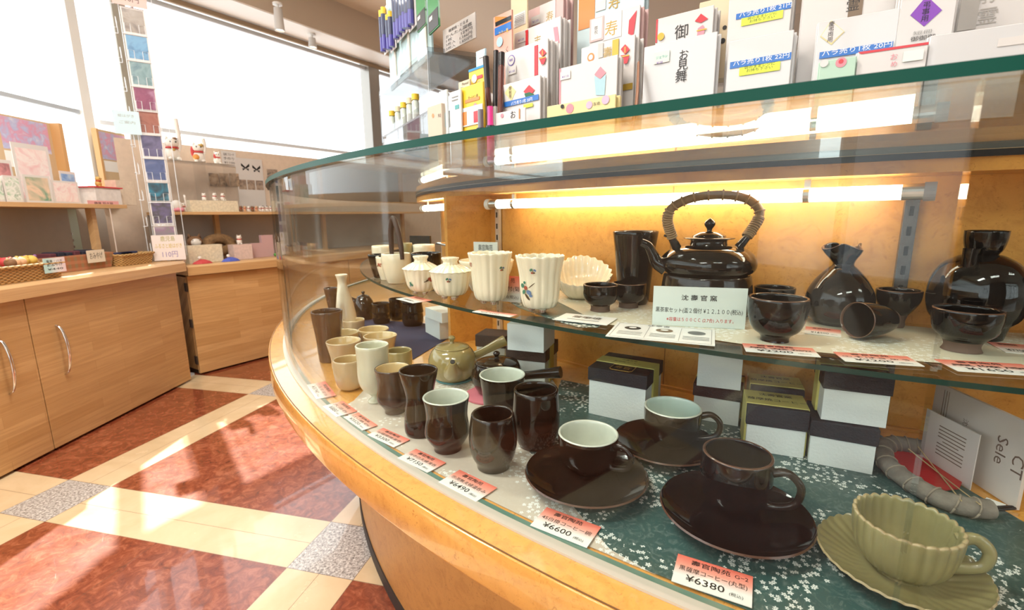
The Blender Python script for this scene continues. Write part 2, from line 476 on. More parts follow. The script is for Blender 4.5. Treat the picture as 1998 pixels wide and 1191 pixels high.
LX = -2.46
SILL1, SILL2, HEAD = 1.09, 1.435, 2.355
WALLEND = W2(.555, 6.0)
wallbox('wall_left', (LX, -3.2), (LX, CORNER[1]), 0, SILL1, .12, BEIGE)
wallbox('wall_left_head', (LX, -3.2), (LX, CORNER[1]), HEAD, 2.8, .12, WHITE)
wallbox('wall_back', CORNER, WALLEND, 0, SILL2, .12, BEIGE)
wallbox('wall_back_head', CORNER, WALLEND, HEAD, 2.8, .12, WHITE)
wallbox('wall_far', WALLEND, (5.1, WALLEND[1]), 0, 2.8, .1, OFFWHITE)
wallbox('wall_right', (5.1, 7.6), (5.1, -3.2), 0, 2.8, .1, OFFWHITE)
DIMWALL = M('dim_wall', (.13, .11, .09), .7)
wallbox('wall_front', (1.9, -3.1), (-.6, -3.1), 0, 2.8, .1, DIMWALL)
wallbox('wall_front_low', (-.6, -3.1), (-2.6, -3.1), 0, .5, .1, OFFWHITE); wallbox('wall_front_head', (-.6, -3.1), (-2.6, -3.1), 2.4, 2.8, .1, OFFWHITE)
wallbox('wall_front_low', (5.1, -3.1), (1.9, -3.1), 0, .5, .1, OFFWHITE); wallbox('wall_front_head', (5.1, -3.1), (1.9, -3.1), 2.4, 2.8, .1, OFFWHITE)
for x in (-1.55, 2.7, 3.6, 4.5): struct(box('window_4_mullion', .07, .1, 1.9, STEEL, (x, -3.15, .5)))
struct(box('window_4', 2.0, .008, 1.9, PANE, (-1.6, -3.15, .5))); struct(box('window_3', 3.2, .008, 1.9, PANE, (3.5, -3.15, .5)))
struct(box('window_1', .008, CORNER[1]+3.2, HEAD-SILL1, PANE, (LX-.08, (CORNER[1]-3.2)/2, SILL1)))
struct(box('window_1_rail', .02, 2.9+2.7, .022, M('rail_grey', (.42, .47, .52), .5), (LX-.03, .13, 1.545)))
V2 = lambda off, t: (*W2(off, t),)
wallbox('window_2', W2(.63, -.10), W2(.63, 6.0), SILL2, HEAD, .008, PANE)
# posts of the window walls
wallbox('pillar_corner', (LX, CORNER[1]-.065), (LX, CORNER[1]+.0), SILL1-.02, HEAD, .05, WHITE)
wallbox('pillar_back', W2(.555, .035), W2(.555, .105), SILL2, HEAD, .03, M('grey_pillar', (.36, .34, .28), .5))
wallbox('pillar_back_far', W2(.555, 1.975), W2(.555, 2.10), SILL2, HEAD, .12, M('grey_metal', (.36, .34, .31), .35, .6))
wallbox('pillar_back_end', W2(.555, 3.9), W2(.555, 4.0), SILL2, HEAD, .12, MATS['grey_metal'])
wallbox('window_2_rail', W2(.60, -.1), W2(.60, 6.0), SILL2+.075, SILL2+.10, .03, M('window_rail', (.62, .66, .70), .4))
wallbox('window_2_head_rail', W2(.60, -.1), W2(.60, 6.0), HEAD-.06, HEAD-.03, .03, MATS['window_rail'])
wallbox('trim_head', W2(.545, -.13), W2(.545, 6.0), HEAD-.035, HEAD-.005, .02, M('brown_trim', (.30, .21, .12), .5))
# ceiling: a white strip along the windows and the beige field behind it
def slab(name, P, z0, z1, mat):
    n = len(P); V = [(*p, z0) for p in P]+[(*p, z1) for p in P]
    return struct(mk(name, V, [tuple(range(n)), tuple(range(2*n-1, n-1, -1))]+[(i, (i+1) % n, n+(i+1) % n, n+i) for i in range(n)], mat))


A0 = W2(.555, -.132); IN = W2(.285, -.05)
slab('ceiling_strip', [(LX, -3.2), (LX+.28, -3.2), tuple(IN), tuple(W2(.285, 6.0)), tuple(W2(.555, 6.0)), tuple(A0)], HEAD, HEAD+.05, WHITE)
slab('ceiling_step', [(LX+.27, -3.2), (LX+.29, -3.2), tuple(W2(.27, -.05)), tuple(W2(.27, 6.0)), tuple(W2(.29, 6.0)), tuple(W2(.29, -.05))], HEAD+.002, CEIL_Z, M('step_beige', (.52, .43, .33), .7))
slab('ceiling', [(LX-.1, -3.2), (5.1, -3.2), (5.1, WALLEND[1]+.1), tuple(W2(.60, 6.0)), tuple(W2(.60, -.16)), (LX-.1, CORNER[1])], CEIL_Z, CEIL_Z+.1, CEIL)
FILLM = emit('fill_panel', (1, .95, .88), 5)  # glowing face of the added fill lamps
for i, (x, y) in enumerate(FILL_LAMPS):
    r = empty('fill_light', (x, y, CEIL_Z-.022), 0, ['added slim fill lamp over the passage by the pine counters', 'added slim fill lamp behind the viewer of the showcase', 'added slim fill lamp above the open side of the shop',
              'added slim fill lamp towards the shop entrance', 'added slim fill lamp over the aisle beside the round showcase'][i], 'ceiling lamp')
    box('fill_frame', .96, .36, .02, WHITE, (0, 0, .002), r); box('diffuser', .9, .3, .004, FILLM, (0, 0, -.003), r)
for i, (px, py, lab) in enumerate(((541, 6, 'small white ceiling spotlight with a long body'), (608, 66, 'short white ceiling spotlight nearer the grey window post'))):
    P = U(px, py, HEAD); r = empty('ceiling_spotlight', P, 0, lab, 'spotlight')
    V, F, mi = lathev([(0, 0, 0), (.03, 0, 0), (.03, -.012, 0), (.008, -.013, 0), (.008, -.035, 0), (0, -.035, 0)], 20); mk('mount', V, F, WHITE, r, smooth=False)
    k = .14 if i == 0 else .07
    V, F, mi = lathev([(0, -.03, 0), (.026, -.032, 0), (.032, -.03-k, 0), (.027, -.03-k, 0), (.02, -.03-k+.012, 0), (0, -.03-k+.012, 0)], 24); mk('spot_body', V, F, M('spot_grey', (.55, .53, .5), .4), r, smooth=False)
    V, F, mi = lathev([(0, -.03-k+.010, 0), (.024, -.03-k+.008, 0), (0, -.03-k+.004, 0)], 20); mk('bulb', V, F, emit('spot_bulb%d' % i, (1, .85, .6), 5), r)

# ================================================================== THE ROUND SHOWCASE
ZB, ZS, ZT = .62, .787, 1.03                                      # display floor, glass shelf, top of the glass counter
AL, AR = -258, -52
sc = empty('round_showcase', (0, 0, 0), 0, 'round golden burl wood showcase counter with curved glass front and pottery inside', 'showcase')
tagp = lambda o, t: o.__setitem__('label', t)
ring('kick_plinth', 1.50, 1.9035, 0, .038, AL, AR, M('plinth_black', (.03, .022, .018), .6), sc)
V, F, mi = ringmesh(1.52, 1.90, .038, .575, AL, AR)
V = [(CC[0]+(x-CC[0])*(1.012 if z > .3 else 1), CC[1]+(y-CC[1])*(1.012 if z > .3 else 1), z) for x, y, z in V]
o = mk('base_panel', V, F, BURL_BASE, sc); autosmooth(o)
o = ring('ledge', 1.53, 2.105, .568, .6195, AL, AR, BURL_LEDGE, sc, smooth=True)
bm = bmesh.new(); bm.from_mesh(o.data)
ed = [e for e in bm.edges if all(abs(math.hypot(v.co.x-CC[0], v.co.y-CC[1])-2.105) < 1e-3 for v in e.verts) and abs(e.verts[0].co.z-e.verts[1].co.z) < 1e-4]
bmesh.ops.bevel(bm, geom=ed, offset=.004, segments=2, profile=.6, affect='EDGES'); bm.to_mesh(o.data); bm.free(); autosmooth(o)
ring('ledge_seam', 2.1008, 2.1022, .6195, .6202, AL, AR, M('seam_brown', (.16, .07, .02), .6), sc)
JR = angof(ringhit(1822, 720, 2.065)); JL = -158.6
for a0, a1 in ((AL, JL), (JL+.05, JR), (JR+.05, AR)):
    ring('glass_front', 2.058, 2.065, .6205, 1.0215, a0, a1, [GLASS, GLASS_EDGE], sc, {0: 1}, n=max(8, int((a1-a0)/.8)), smooth=True)
ring('glass_line', 2.0505, 2.0575, .6196, .6218, AL, AR, M('glass_line_green', (.09, .20, .16), .2, coat=.3), sc, smooth=True)
ring('glass_seal', 2.0578, 2.071, .6197, .6225, AL, AR, M('seal_pale', (.50, .46, .38), .4), sc, smooth=True)
ring('glass_top', 1.40, 2.072, 1.022, ZT, AL, AR, [GLASS_TOP, GLASS_EDGE], sc, {1: 1, 4: 1, 3: 1}, n=180, smooth=True)
o = ring('wooden_canopy', 1.545, 1.645, .997, 1.0215, AL, AR, BURL, sc, smooth=True)
ring('canopy_strip', 1.6455, 1.648, 1.0135, 1.0215, AL, AR, M('dark_strip', (.03, .03, .032), .3, .3), sc, smooth=True)
ring('back_panel', 1.53, 1.56, .6197, .997, AL, AR, BURL, sc, smooth=True)
ring('back_skirting', 1.56, 1.566, .6197, .6245, AL, AR, M('honey_strip', (.60, .28, .06), .3), sc, smooth=True)
for k, a in enumerate((-128.9, -101, -176)):
    ring('panel_seam', 1.56, 1.5607, .62, .997, a, a+.07, M('seam_dark', (.30, .13, .03), .6), sc, n=2)
DIV = -148.3
for z0, z1 in ((.6197, ZS-.0065), (ZS+.0015, .997)):
    for (d_, r1, nm) in ((0, 1.685, 'divider_panel'),):
        V, F, mi = ringmesh(1.56, r1, z0, z1, DIV-.25, DIV+.25, 2); mk(nm, V, F, BURL, sc)
ring('glass_shelf', 1.562, 1.848, ZS-.006, ZS, AL, AR, [GLASS, SHELF_EDGE], sc, {1: 1, 4: 1}, n=180, smooth=True)


def standard(a, z0=.625, z1=.985, metal=None):
    P = rpt(1.562, a); r = empty('shelf_standard', (*P, z0), math.radians(a)); r.parent = sc
    box('rail', .008, .016, z1-z0, metal or M('cream_metal', (.62, .58, .50), .35, .4), (.004, 0, 0), r)
    n = int((z1-z0)/.028)
    V, F = [], []
    for i in range(n):
        v, f = boxv(.0012, .005, .013, (.0084, 0, .01+i*.028)); F += [tuple(len(V)+q for q in g) for g in f]; V += v
    mk('slot_pattern', V, F, BLACK, r); return r


standard(-146.3); standard(angof(ringhit(1768, 470, 1.565)), metal=M('chrome_painted_dark', (.16, .15, .14), .25, .8)); standard(-178)  # second rail is chrome; the dark it reflects is put into its colour
# brackets that carry the glass shelf
for a in (-146.3, angof(ringhit(1768, 470, 1.565)), -178):
    P = rpt(1.563, a); r = empty('shelf_bracket', (*P, ZS-.03), math.radians(a)); r.parent = sc
    V = [(0, -.002, 0), (.0, -.002, .0235), (.2, -.002, .0235), (.2, -.002, .017), (0, .002, 0), (.0, .002, .0235), (.2, .002, .0235), (.2, .002, .017)]
    mk('arm', V, [(0, 1, 2, 3), (7, 6, 5, 4), (0, 4, 5, 1), (1, 5, 6, 2), (2, 6, 7, 3), (3, 7, 4, 0)], STEEL, r)
TUBE = emit('tube_light', (1, .88, .66), 13)


def lamp(A, B, label):
    A = np.array(A); B = np.array(B); d = (B-A); Ln = np.linalg.norm(d); r = empty('fluorescent_tube', (*A, .974), math.atan2(d[1], d[0]), label, 'lamp')
    Y = lambda L0, L1, rad, mat, nm, c=20: mk(nm, *[q for q in (lambda V, F: (V, F))(*tubev([(L0, 0, 0), (L1, 0, 0)], rad, c, 1))], mat, r)
    o = Y(.018, Ln-.018, .0098, TUBE, 'glowing_tube'); autosmooth(o, 1.0)
    o = Y(0, .022, .0105, STEEL, 'end_cap'); o = Y(Ln-.022, Ln, .0105, STEEL, 'end_cap'); o = Y(-.012, 0, .012, WHITE, 'lamp_socket'); o = Y(Ln, Ln+.012, .012, M('socket_grey', (.35, .35, .36), .4), 'lamp_socket')
    for x in (.07, Ln-.13):
        V, F = [], []
        for k in range(12):
            a = -PI*.75+2*PI*.75*k/11+PI/2
            for rr in (.0102, .0112):
                for yy in (-.004, .004): V.append((x+yy, rr*math.cos(a), -rr*math.sin(a)))
        V = [(p[0], p[1], -p[2]*-1) for p in V]
        for k in range(11):
            b = 4*k
            for q in ((0, 1, 5, 4), (2, 6, 7, 3), (0, 4, 6, 2), (1, 3, 7, 5)): F.append(tuple(b+i for i in q))
        mk('tube_clip', V, F, STEEL, r); box('clip_stem', .008, .006, .0115, STEEL, (x, 0, .0108), r)
    return r


PA = ringhit(958, 402, 1.632); PB = ringhit(1806, 352, 1.634)
lamp(PA, PB, 'long lit fluorescent tube under the wooden canopy behind the black kettle')
PA2 = rpt(1.625, -166); PB2 = rpt(1.625, -149.6)
lamp(PA2, PB2, 'fluorescent tube in the far compartment beyond the wooden divider')
# papers spread in the case
def sheet_px(name, px, z, t, mat, label=None, cat=None, rmax=2.045, rmin=1.57, group=None):
    P = [U(x, y, z)[:2] for x, y in px]; Q = []
    for p in P:
        r = np.linalg.norm(p-CC); r2 = min(max(r, rmin), rmax); Q.append(CC+(p-CC)*r2/r)
    n = len(Q); V = [(*p, z) for p in Q]+[(*p, z+t) for p in Q]
    o = mk(name, V, [tuple(range(n)), tuple(range(2*n-1, n-1, -1))]+[(i, (i+1) % n, n+(i+1) % n, n+i) for i in range(n)], mat)
    return tagit(o, label, cat, group)


def arc_px(pts, R): return pts


ringpx = lambda R, a, z: (lambda P: (999+FPX*((np.array([*P, z])-CAM)@XR)/((np.array([*P, z])-CAM)@FW), 595.5-FPX*((np.array([*P, z])-CAM)@UR)/((np.array([*P, z])-CAM)@FW)))(rpt(R, a))
z = ZB+.0002
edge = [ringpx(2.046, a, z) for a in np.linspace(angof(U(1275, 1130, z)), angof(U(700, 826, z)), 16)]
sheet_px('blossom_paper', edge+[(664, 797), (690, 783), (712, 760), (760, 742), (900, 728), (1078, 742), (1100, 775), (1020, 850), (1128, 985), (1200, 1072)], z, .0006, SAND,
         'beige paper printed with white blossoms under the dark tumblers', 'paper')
sheet_px('blossom_paper', [(1262, 1130), (1190, 1072), (1115, 985), (1008, 850), (1085, 770), (1095, 742), (1240, 770), (1450, 812), (1690, 828), (1745, 868), (1835, 925), (1998, 1020), (2250, 1150), (2100, 1400), (1700, 1330), (1400, 1185)], z+.0007, .0006, TEAL,
         'dark teal paper printed with white blossoms under the coffee cups', 'paper')
sheet_px('dark_cloth', [(640, 640), (700, 622), (830, 632), (872, 662), (806, 702), (720, 700), (660, 690)], z, .0008, NAVY, 'navy cloth mat on the case floor below the brown teapots', 'mat')
zs = ZS+.0002
sheet_px('blossom_paper', [(985, 583), (1010, 600), (1060, 618), (1120, 640), (1165, 640), (1230, 600), (1250, 560), (1100, 556)], zs, .0005, TEAL, 'teal blossom paper corner on the glass shelf beside the small black cups', 'paper', 1.835)
sheet_px('blossom_paper', [(1090, 590), (1165, 628), (1190, 634), (1300, 650), (1450, 672), (1620, 690), (1800, 706), (1998, 722), (2200, 735), (2300, 640), (1998, 590), (1700, 572), (1400, 562), (1120, 556)], zs+.0006, .0005, CREAMCLOTH,
         'cream blossom paper lying along the glass shelf under the kettle', 'paper', 1.835, 1.592)

# ================================================================== POTTERY
FLOORZ = ZB+.0015
SHELFZ = ZS+.0016


class Pot: pass


def offwall(B, wpx, gap=.0045):
    """keep a vessel clear of the curved back panel"""
    B = np.array(B, float)
    for i in range(60):
        r = wpx/2*depth(B)/FPX*hcos(B)*1.03
        if np.linalg.norm(B[:2]-CC) > 1.566+r+gap: break
        B[:2] *= .992
    return B


def pot(name, label, bx, prof, z, mats, cat='cup', wall=.0035, group=None, n=56, fn=None, inner=True, sub=4, floor=None, parent=None, dz=0, by=None, base=None, asname=None):
    """turned vessel. prof: silhouette [(width px, centre y px)] from foot to rim, seen at base pixel bx. mats: [outside, inside]"""
    B = U(bx, prof[0][1], z) if base is None else np.array(base, float); P = []
    if base is None: B = offwall(B, max(w for w, y in prof))
    for w, y in prof:
        zi = max(Zat(bx, y, B[0], B[1]), z) if base is None or True else 0
        P.append((w/2*depth((B[0], B[1], zi))/FPX*hcos(B), zi-z))
    out = [(r, h) for r, h in catmull(P, sub)]; k = Pot(); k.prof = out; k.B = B; k.z = z
    f = floor if floor is not None else .006
    pr = [(0, .0012, 0), (out[0][0]*.82, .0012, 0), (out[0][0]*.9, 0, 0)]+[(r, h, 0) for r, h in out]
    if inner:
        rt, ht = out[-1]
        pr += [(rt-wall*.25, ht+wall*.35, 2 if len(mats) > 2 else 0), (rt-wall*.75, ht+wall*.3, 2 if len(mats) > 2 else 0)]
        for r, h in reversed(out):
            if h > f+.004: pr.append((max(r-wall, .002), h, 1))
        pr += [(max(out[0][0]-wall, .002)*.8, f, 1), (0, f, 1)]
    else: pr += [(0, out[-1][1], 0)]
    V, F, mi = lathev(pr, n, fn); mats = list(mats)
    if len(mats) == 1: mi = [0]*len(mi)
    k.o = mk(name, V, F, mats, parent, None if parent is not None else (B[0], B[1], z), smooth=True, mi=mi); autosmooth(k.o, 1.1)
    if parent is None: tagit(k.o, label, cat, group)
    return k


def rz(k, z):
    p = k.prof; return float(np.interp(z, [q[1] for q in p], [q[0] for q in p]))


def ringhandle(k, ang, z0, z1, reach, rad, mat, flat=1.0, name='handle', pts=None):
    a = math.radians(ang); c, s_ = math.cos(a), math.sin(a); r0, r1 = rz(k, z0)-.003, rz(k, z1)-.003
    zz = [z1, z1+.004, z1-.0-(z1-z0)*.25, z0+(z1-z0)*.2, z0-.001, z0]
    rr = [r1, r1+reach*.55, r1+reach, r1+reach*.85, r0+reach*.35, r0]
    return tube(name, [(q*c, q*s_, w) for q, w in zip(rr, zz)], [rad*1.15, rad, rad*.95, rad*.95, rad, rad*1.15], mat, k.o, n=12, sub=6, flat=flat)


BR = [BROWNGLAZE, BROWNGLAZE]
# -- tall beige and brown pieces at the far end of the case floor
pot('vase', 'tall brown flared vase at the far curve of the case floor', 645, [(44, 702), (46, 690), (50, 660), (58, 630), (64, 607)], FLOORZ, [TANBROWN, BROWNGLAZE], 'vase')
pot('bud_vase', 'slender dark brown bud vase just behind the tall brown vase', 653, [(20, 662), (16, 640), (15, 605), (20, 585), (27, 562)], FLOORZ, [TANBROWN, BROWNGLAZE], 'vase', wall=.003)
pot('sake_flask', 'tall cream sake flask with a narrow neck and flared lip', 675, [(40, 650), (48, 635), (47, 617), (38, 590), (24, 566), (18, 550), (25, 536)], FLOORZ, [CREAM, CREAM], 'flask')
pot('sake_cup', 'small sand bowl in front of the cream sake flask', 692, [(30, 655), (40, 643), (44, 624)], FLOORZ, [SANDG, YELLOWG], 'cup')
pot('tea_cup', 'straw yellow tea cup beside the tall brown vase', 671, [(36, 690), (50, 680), (60, 665), (66, 649)], FLOORZ, [YELLOWG, YELLOWG])
pot('tea_cup', 'straw yellow tea cup at the back of the beige cups', 731, [(34, 678), (48, 670), (56, 656), (61, 642)], FLOORZ, [YELLOWG, YELLOWG])
pot('tea_cup', 'beige flared tea cup behind the pale stemmed goblet', 745, [(40, 705), (50, 694), (54, 678), (62, 663), (67, 655)], FLOORZ, [SANDG, YELLOWG])
pot('tea_cup', 'beige flared tea cup between the brown vase and the pale goblet', 675, [(40, 728), (52, 716), (54, 697), (62, 680), (70, 665)], FLOORZ, [SANDG, YELLOWG])
pot('tea_cup', 'round straight-sided sand tea cup close to the glass', 684, [(36, 757), (48, 752), (58, 738), (63, 720), (62, 701)], FLOORZ, [SANDG, YELLOWG])
pot('goblet', 'pale sage stemmed goblet among the beige cups', 733, [(30, 783), (29, 780), (16, 775), (19, 770), (44, 760), (60, 745), (64, 725), (63, 700), (66.5, 673)], FLOORZ, [SAGE, SAGE], 'goblet', floor=.02)
pot('tea_cup', 'olive tea cup half hidden behind the pale goblet', 780, [(42, 726), (50, 715), (53, 700), (52, 684)], FLOORZ, [OLIVE, OLIVE])
# -- dark tumblers
pot('tea_cup', 'waisted brown tea cup with ivory inside and a ridged foot', 771, [(40, 803), (41, 797), (50, 790), (66, 780), (68, 771), (64, 757), (64, 740), (72, 718)], FLOORZ, [TANBROWN, YELLOWG], sub=5)
pot('tumbler', 'hourglass dark brown tumbler', 822, [(58, 843), (64, 835), (63, 810), (54, 779), (60, 758), (72, 735), (77, 722)], FLOORZ, [BROWNGLAZE, BROWNGLAZE], 'tumbler')
pot('tea_cup', 'waisted dark brown tea cup with pale grey inside and rim', 874, [(54, 875), (56, 868), (74, 856), (88, 843), (88, 833), (82, 812), (85, 792), (92, 774)], FLOORZ, [BROWNGLAZE, PALEIN, PALEIN], sub=5)
pot('tumbler', 'barrel-shaped dark brown tumbler in front of the taller one', 963, [(64, 909), (68, 900), (84, 885), (94, 860), (92, 835), (84, 808)], FLOORZ, [BROWNGLAZE, BROWNGLAZE], 'tumbler')
pot('tumbler', 'tall straight dark brown tumbler before the boxes', 1046, [(66, 866), (76, 856), (90, 830), (92, 805), (87, 760)], FLOORZ, [BROWNGLAZE, BROWNGLAZE], 'tumbler')
pot('tea_cup', 'dark brown cup with pale inside in front of the kyusu teapot', 981, [(66, 803), (72, 795), (78, 775), (82, 755), (90, 731)], FLOORZ, [BROWNGLAZE, PALEIN, PALEIN])


# -- cups on saucers
def saucer(label, xc, yc, w, mats, rim=.017, fn=None, n=72):
    P = U(xc, yc, FLOORZ+rim); R = w/2*depth(P)/FPX*hcos(P)
    pr = [(0, .002, 0), (R*.48, .002, 0), (R*.52, 0, 0), (R*.56, 0, 0), (R*.58, .003, 0), (R*.8, rim*.5, 0), (R*.97, rim*.93, 0), (R, rim, 2 if len(mats) > 2 else 0), (R*.985, rim+.0018, 2 if len(mats) > 2 else 0), (R*.95, rim*.95, 1), (R*.76, rim*.5+.003, 1), (R*.56, .0062, 1), (R*.42, .0055, 1), (0, .0055, 1)]
    V, F, mi = lathev(pr, n, (lambda a, r, z, j: fn(a, r, z, R)) if fn else None)
    o = mk('saucer', V, F, mats if len(mats) > 1 else mats*2, None, (P[0], P[1], FLOORZ), smooth=True, mi=mi); autosmooth(o, 1.1)
    return tagit(o, label, 'saucer'), P, R


CUPZ = FLOORZ+.0058
saucer('dark brown saucer under the white-lined cup nearest the price card', 1143, 921, 240, [BROWNGLAZE, BROWNGLAZE, DARKRIM])
k = pot('coffee_cup', 'dark brown coffee cup lined in pale grey, on the front saucer', 1146, [(66, 914), (74, 908), (98, 898), (112, 880), (118, 845)], CUPZ, [BROWNGLAZE, PALEIN, PALEIN])
H = k.prof[-1][1]; ringhandle(k, -38, H*.28, H*.82, .024, .0038, BROWNGLAZE)
saucer('dark brown saucer under the mint-lined cup by the boxes', 1298, 860, 204, [BROWNGLAZE, BROWNGLAZE, DARKRIM])
k = pot('coffee_cup', 'dark brown coffee cup lined in pale mint, in front of the boxes', 1309, [(68, 862), (74, 856), (100, 845), (110, 828), (114, 794)], CUPZ, [BROWNGLAZE, MINTIN, PALEIN])
H = k.prof[-1][1]; ringhandle(k, -18, H*.22, H*.82, .027, .0042, BROWNGLAZE)
saucer('black saucer with a brown rim under the all-black coffee cup', 1432, 993, 305, [BLACKGLAZE, BLACKGLAZE, DARKRIM], rim=.018)
k = pot('coffee_cup', 'glossy black coffee cup with a brown rim on the black saucer', 1430, [(84, 990), (94, 983), (126, 966), (140, 937), (143, 908), (140, 883)], CUPZ, [BLACKGLAZE, BLACKGLAZE, DARKRIM])
H = k.prof[-1][1]; ringhandle(k, -30, H*.22, H*.78, .028, .0042, BROWNGLAZE)
NP = 26


def petal(a, r, z, R): 
    sp = a+1.1*max(0, r/R-.35)
    q = abs(math.sin(sp*17)); e = max(0, (r/R-.5)/.5)
    return r*(1+.014*e*(q-.5)), z+(.0018*q*e if z > .003 else 0)


o, P, R = saucer('moss green chrysanthemum saucer with spiral petal ribs', 1754, 1092, 352, [GREENG, GREENG, M('green_rim', (.32, .25, .13), .3)], rim=.016, fn=petal, n=340)


def fluted(nf, amp, zamp=0, lo=.15):
    def fn(a, r, z, j):
        q = abs(math.sin(a*nf/2)); return r*(1+amp*(q-.6)), z+(zamp*(q-.5) if z > .02 else 0)
    return fn


k = pot('coffee_cup', 'moss green fluted coffee cup shaped like a chrysanthemum', 1754, [(112, 1112), (118, 1105), (165, 1092), (200, 1068), (216, 1040), (223, 1010)], CUPZ, [GREENG, GREENG, MATS['green_rim']], n=156, fn=fluted(NP, .035, .002))
H = k.prof[-1][1]; ringhandle(k, -22, H*.28, H*.8, .023, .0036, GREENG, flat=1.5)


# -- teapots
def lid(parent, r, z, knob, mat, dome=.007, knob_r=.006):
    V, F, mi = lathev(smoothprof([(0, z-.002, 0), (r*.9, z-.002, 0), (r, z, 0), (r*.98, z+.0018, 0), (r*.7, z+dome*.65, 0), (r*.3, z+dome, 0), (0.004, z+dome, 0)], 3)+[(0, z+dome, 0)], 48)
    o = mk('lid', V, F, mat, parent, smooth=True); autosmooth(o, 1.0)
    V, F, mi = lathev(smoothprof([(0, z+dome-.001, 0), (knob_r*.7, z+dome-.0005, 0), (knob_r*.55, z+dome+knob*.25, 0), (knob_r, z+dome+knob*.6, 0), (knob_r*.8, z+dome+knob*.85, 0), (.0008, z+dome+knob, 0)], 4)+[(0, z+dome+knob, 0)], 24)
    mk('knob', V, F, mat, o, smooth=True); return o


def disc(name, label, cat, xc, yc, w, z, t, mat, group=None):
    P = U(xc, yc, z); R = w/2*depth(P)/FPX*hcos(P); V, F, mi = lathev([(0, 0, 0), (R, 0, 0), (R, t, 0), (0, t, 0)], 48)
    o = mk(name, V, F, mat, None, P, smooth=False); return tagit(o, label, cat, group)


disc('coaster', 'round teal coaster under the olive teapot', 'coaster', 887, 738, 74, FLOORZ, .003, M('teal_felt', (.10, .30, .33), .8))
k = pot('teapot', 'olive green teapot with a side handle on a teal coaster', 884, [(62, 737), (78, 730), (94, 712), (92, 697), (80, 684), (68, 678)], FLOORZ+.0032, [OLIVE], 'teapot', inner=False)
H = k.prof[-1][1]; R = k.prof[-1][0]; lid(k.o, R*.98, H+.001, .016, OLIVE, .008, .007)
dv = -k.B[:2]/np.linalg.norm(k.B[:2]); sd_ = np.array([dv[1]*-1, dv[0]])
sp0 = rz(k, H*.5); tube('spout', [(*(dv*(sp0-.010)), H*.42), (*(dv*(sp0+.008)+sd_*.000), H*.55), (*(dv*(sp0+.022)), H*.86)], [.020, .0135, .0065], OLIVE, k.o, n=18, sub=5)
tube('spout_opening', [(*(dv*(sp0+.0215)), H*.858), (*(dv*(sp0+.0228)), H*.885)], [.0046, .0046], BLACK, k.o, n=14, sub=1)
hd = np.array([.92, .28]); hd /= np.linalg.norm(hd); tube('handle', [(*(hd*(sp0-.008)), H*.62), (*(hd*(sp0+.02)), H*.8), (*(hd*(sp0+.062)), H*1.08)], [.0095, .0085, .0115], OLIVE, k.o, n=16, sub=5)
disc('coaster', 'round pink coaster under the dark brown kyusu teapot', 'coaster', 955, 772, 96, FLOORZ, .003, M('pink_felt', (.62, .17, .22), .8))
k = pot('teapot', 'dark brown kyusu teapot with a long side handle', 970, [(66, 764), (82, 756), (100, 738), (96, 720), (86, 708)], FLOORZ+.0032, [BROWNGLAZE], 'teapot', inner=False)
H = k.prof[-1][1]; R = k.prof[-1][0]; lid(k.o, R*.95, H+.001, .014, BROWNGLAZE, .008, .0065)
r0 = rz(k, H*.6); hd = np.array([.93, -.37]); hd /= np.linalg.norm(hd); tube('handle', [(*(hd*(r0-.008)), H*.60), (*(hd*(r0+.02)), H*.72), (*(hd*(r0+.075)), H*.93)], [.0085, .0075, .0105], BROWNGLAZE, k.o, n=16, sub=5)
# -- brown kitchen pots in the far compartment
k = pot('teapot', 'brown teapot with a lid and long handle at the far glass', 712, [(34, 622), (40, 612), (42, 600), (36, 588), (26, 580)], FLOORZ, [BROWNGLAZE], 'teapot', inner=False)
H = k.prof[-1][1]; lid(k.o, k.prof[-1][0]*.95, H+.001, .012, BROWNGLAZE, .007, .006); r0 = rz(k, H*.7)
tube('handle', [(-r0+.008, 0, H*.8), (-r0-.03, 0, H*1.0), (-r0-.075, 0.01, H*1.16)], [.009, .008, .01], BROWNGLAZE, k.o, n=14, sub=4)
for bx, wd, yb, yt, lab in ((745, 36, 630, 592, 'open brown crock in front of the far teapot'), (776, 32, 622, 583, 'brown lidless jar between the crock and the pepper-brown mug'), (806, 42, 634, 588, 'large brown jar beside the white boxes')):
    pot('jar', lab, bx, [(wd*.84, yb), (wd, yb-9), (wd*.98, (yb+yt)/2), (wd*1.04, (yb+yt)/2-3), (wd*.95, yt+6), (wd, yt)], FLOORZ, [BROWNGLAZE, BROWNGLAZE], 'jar')

# ------------------------------------------------------------------ on the glass shelf
def motif(k, px, py, s, cols, seed=0):
    """small painted flowers or butterflies on a pot, at the seen pixel"""
    rnd = random.Random(seed); z = Zat(px, py, k.B[0], k.B[1])-k.z; d = ray(px, py); R = rz(k, z)
    az0 = math.atan2(-k.B[1], -k.B[0]); lat = (px-(999+FPX*((k.B-CAM)@XR)/((k.B-CAM)@FW)))*depth(k.B)/FPX
    a = az0+math.asin(max(-.95, min(.95, lat/R))); sc_ = depth(k.B)/FPX
    for mi_, (dx, dy, w, h, rot, m) in enumerate(cols):
        V, n = [], 9
        for q in range(n):
            t = 2*PI*q/n; ex, ey = math.cos(t)*w*s, math.sin(t)*h*s; rx, ry = ex*math.cos(rot)-ey*math.sin(rot), ex*math.sin(rot)+ey*math.cos(rot)
            zz = z+(-(dy*s)+ry)*sc_; rr = rz(k, zz)*1.02+.0006; an = a+((dx*s+rx)*sc_)/rr; V.append((rr*math.cos(an), rr*math.sin(an), zz))
        mk('painted_motif', V, [tuple(range(n))], m, k.o)


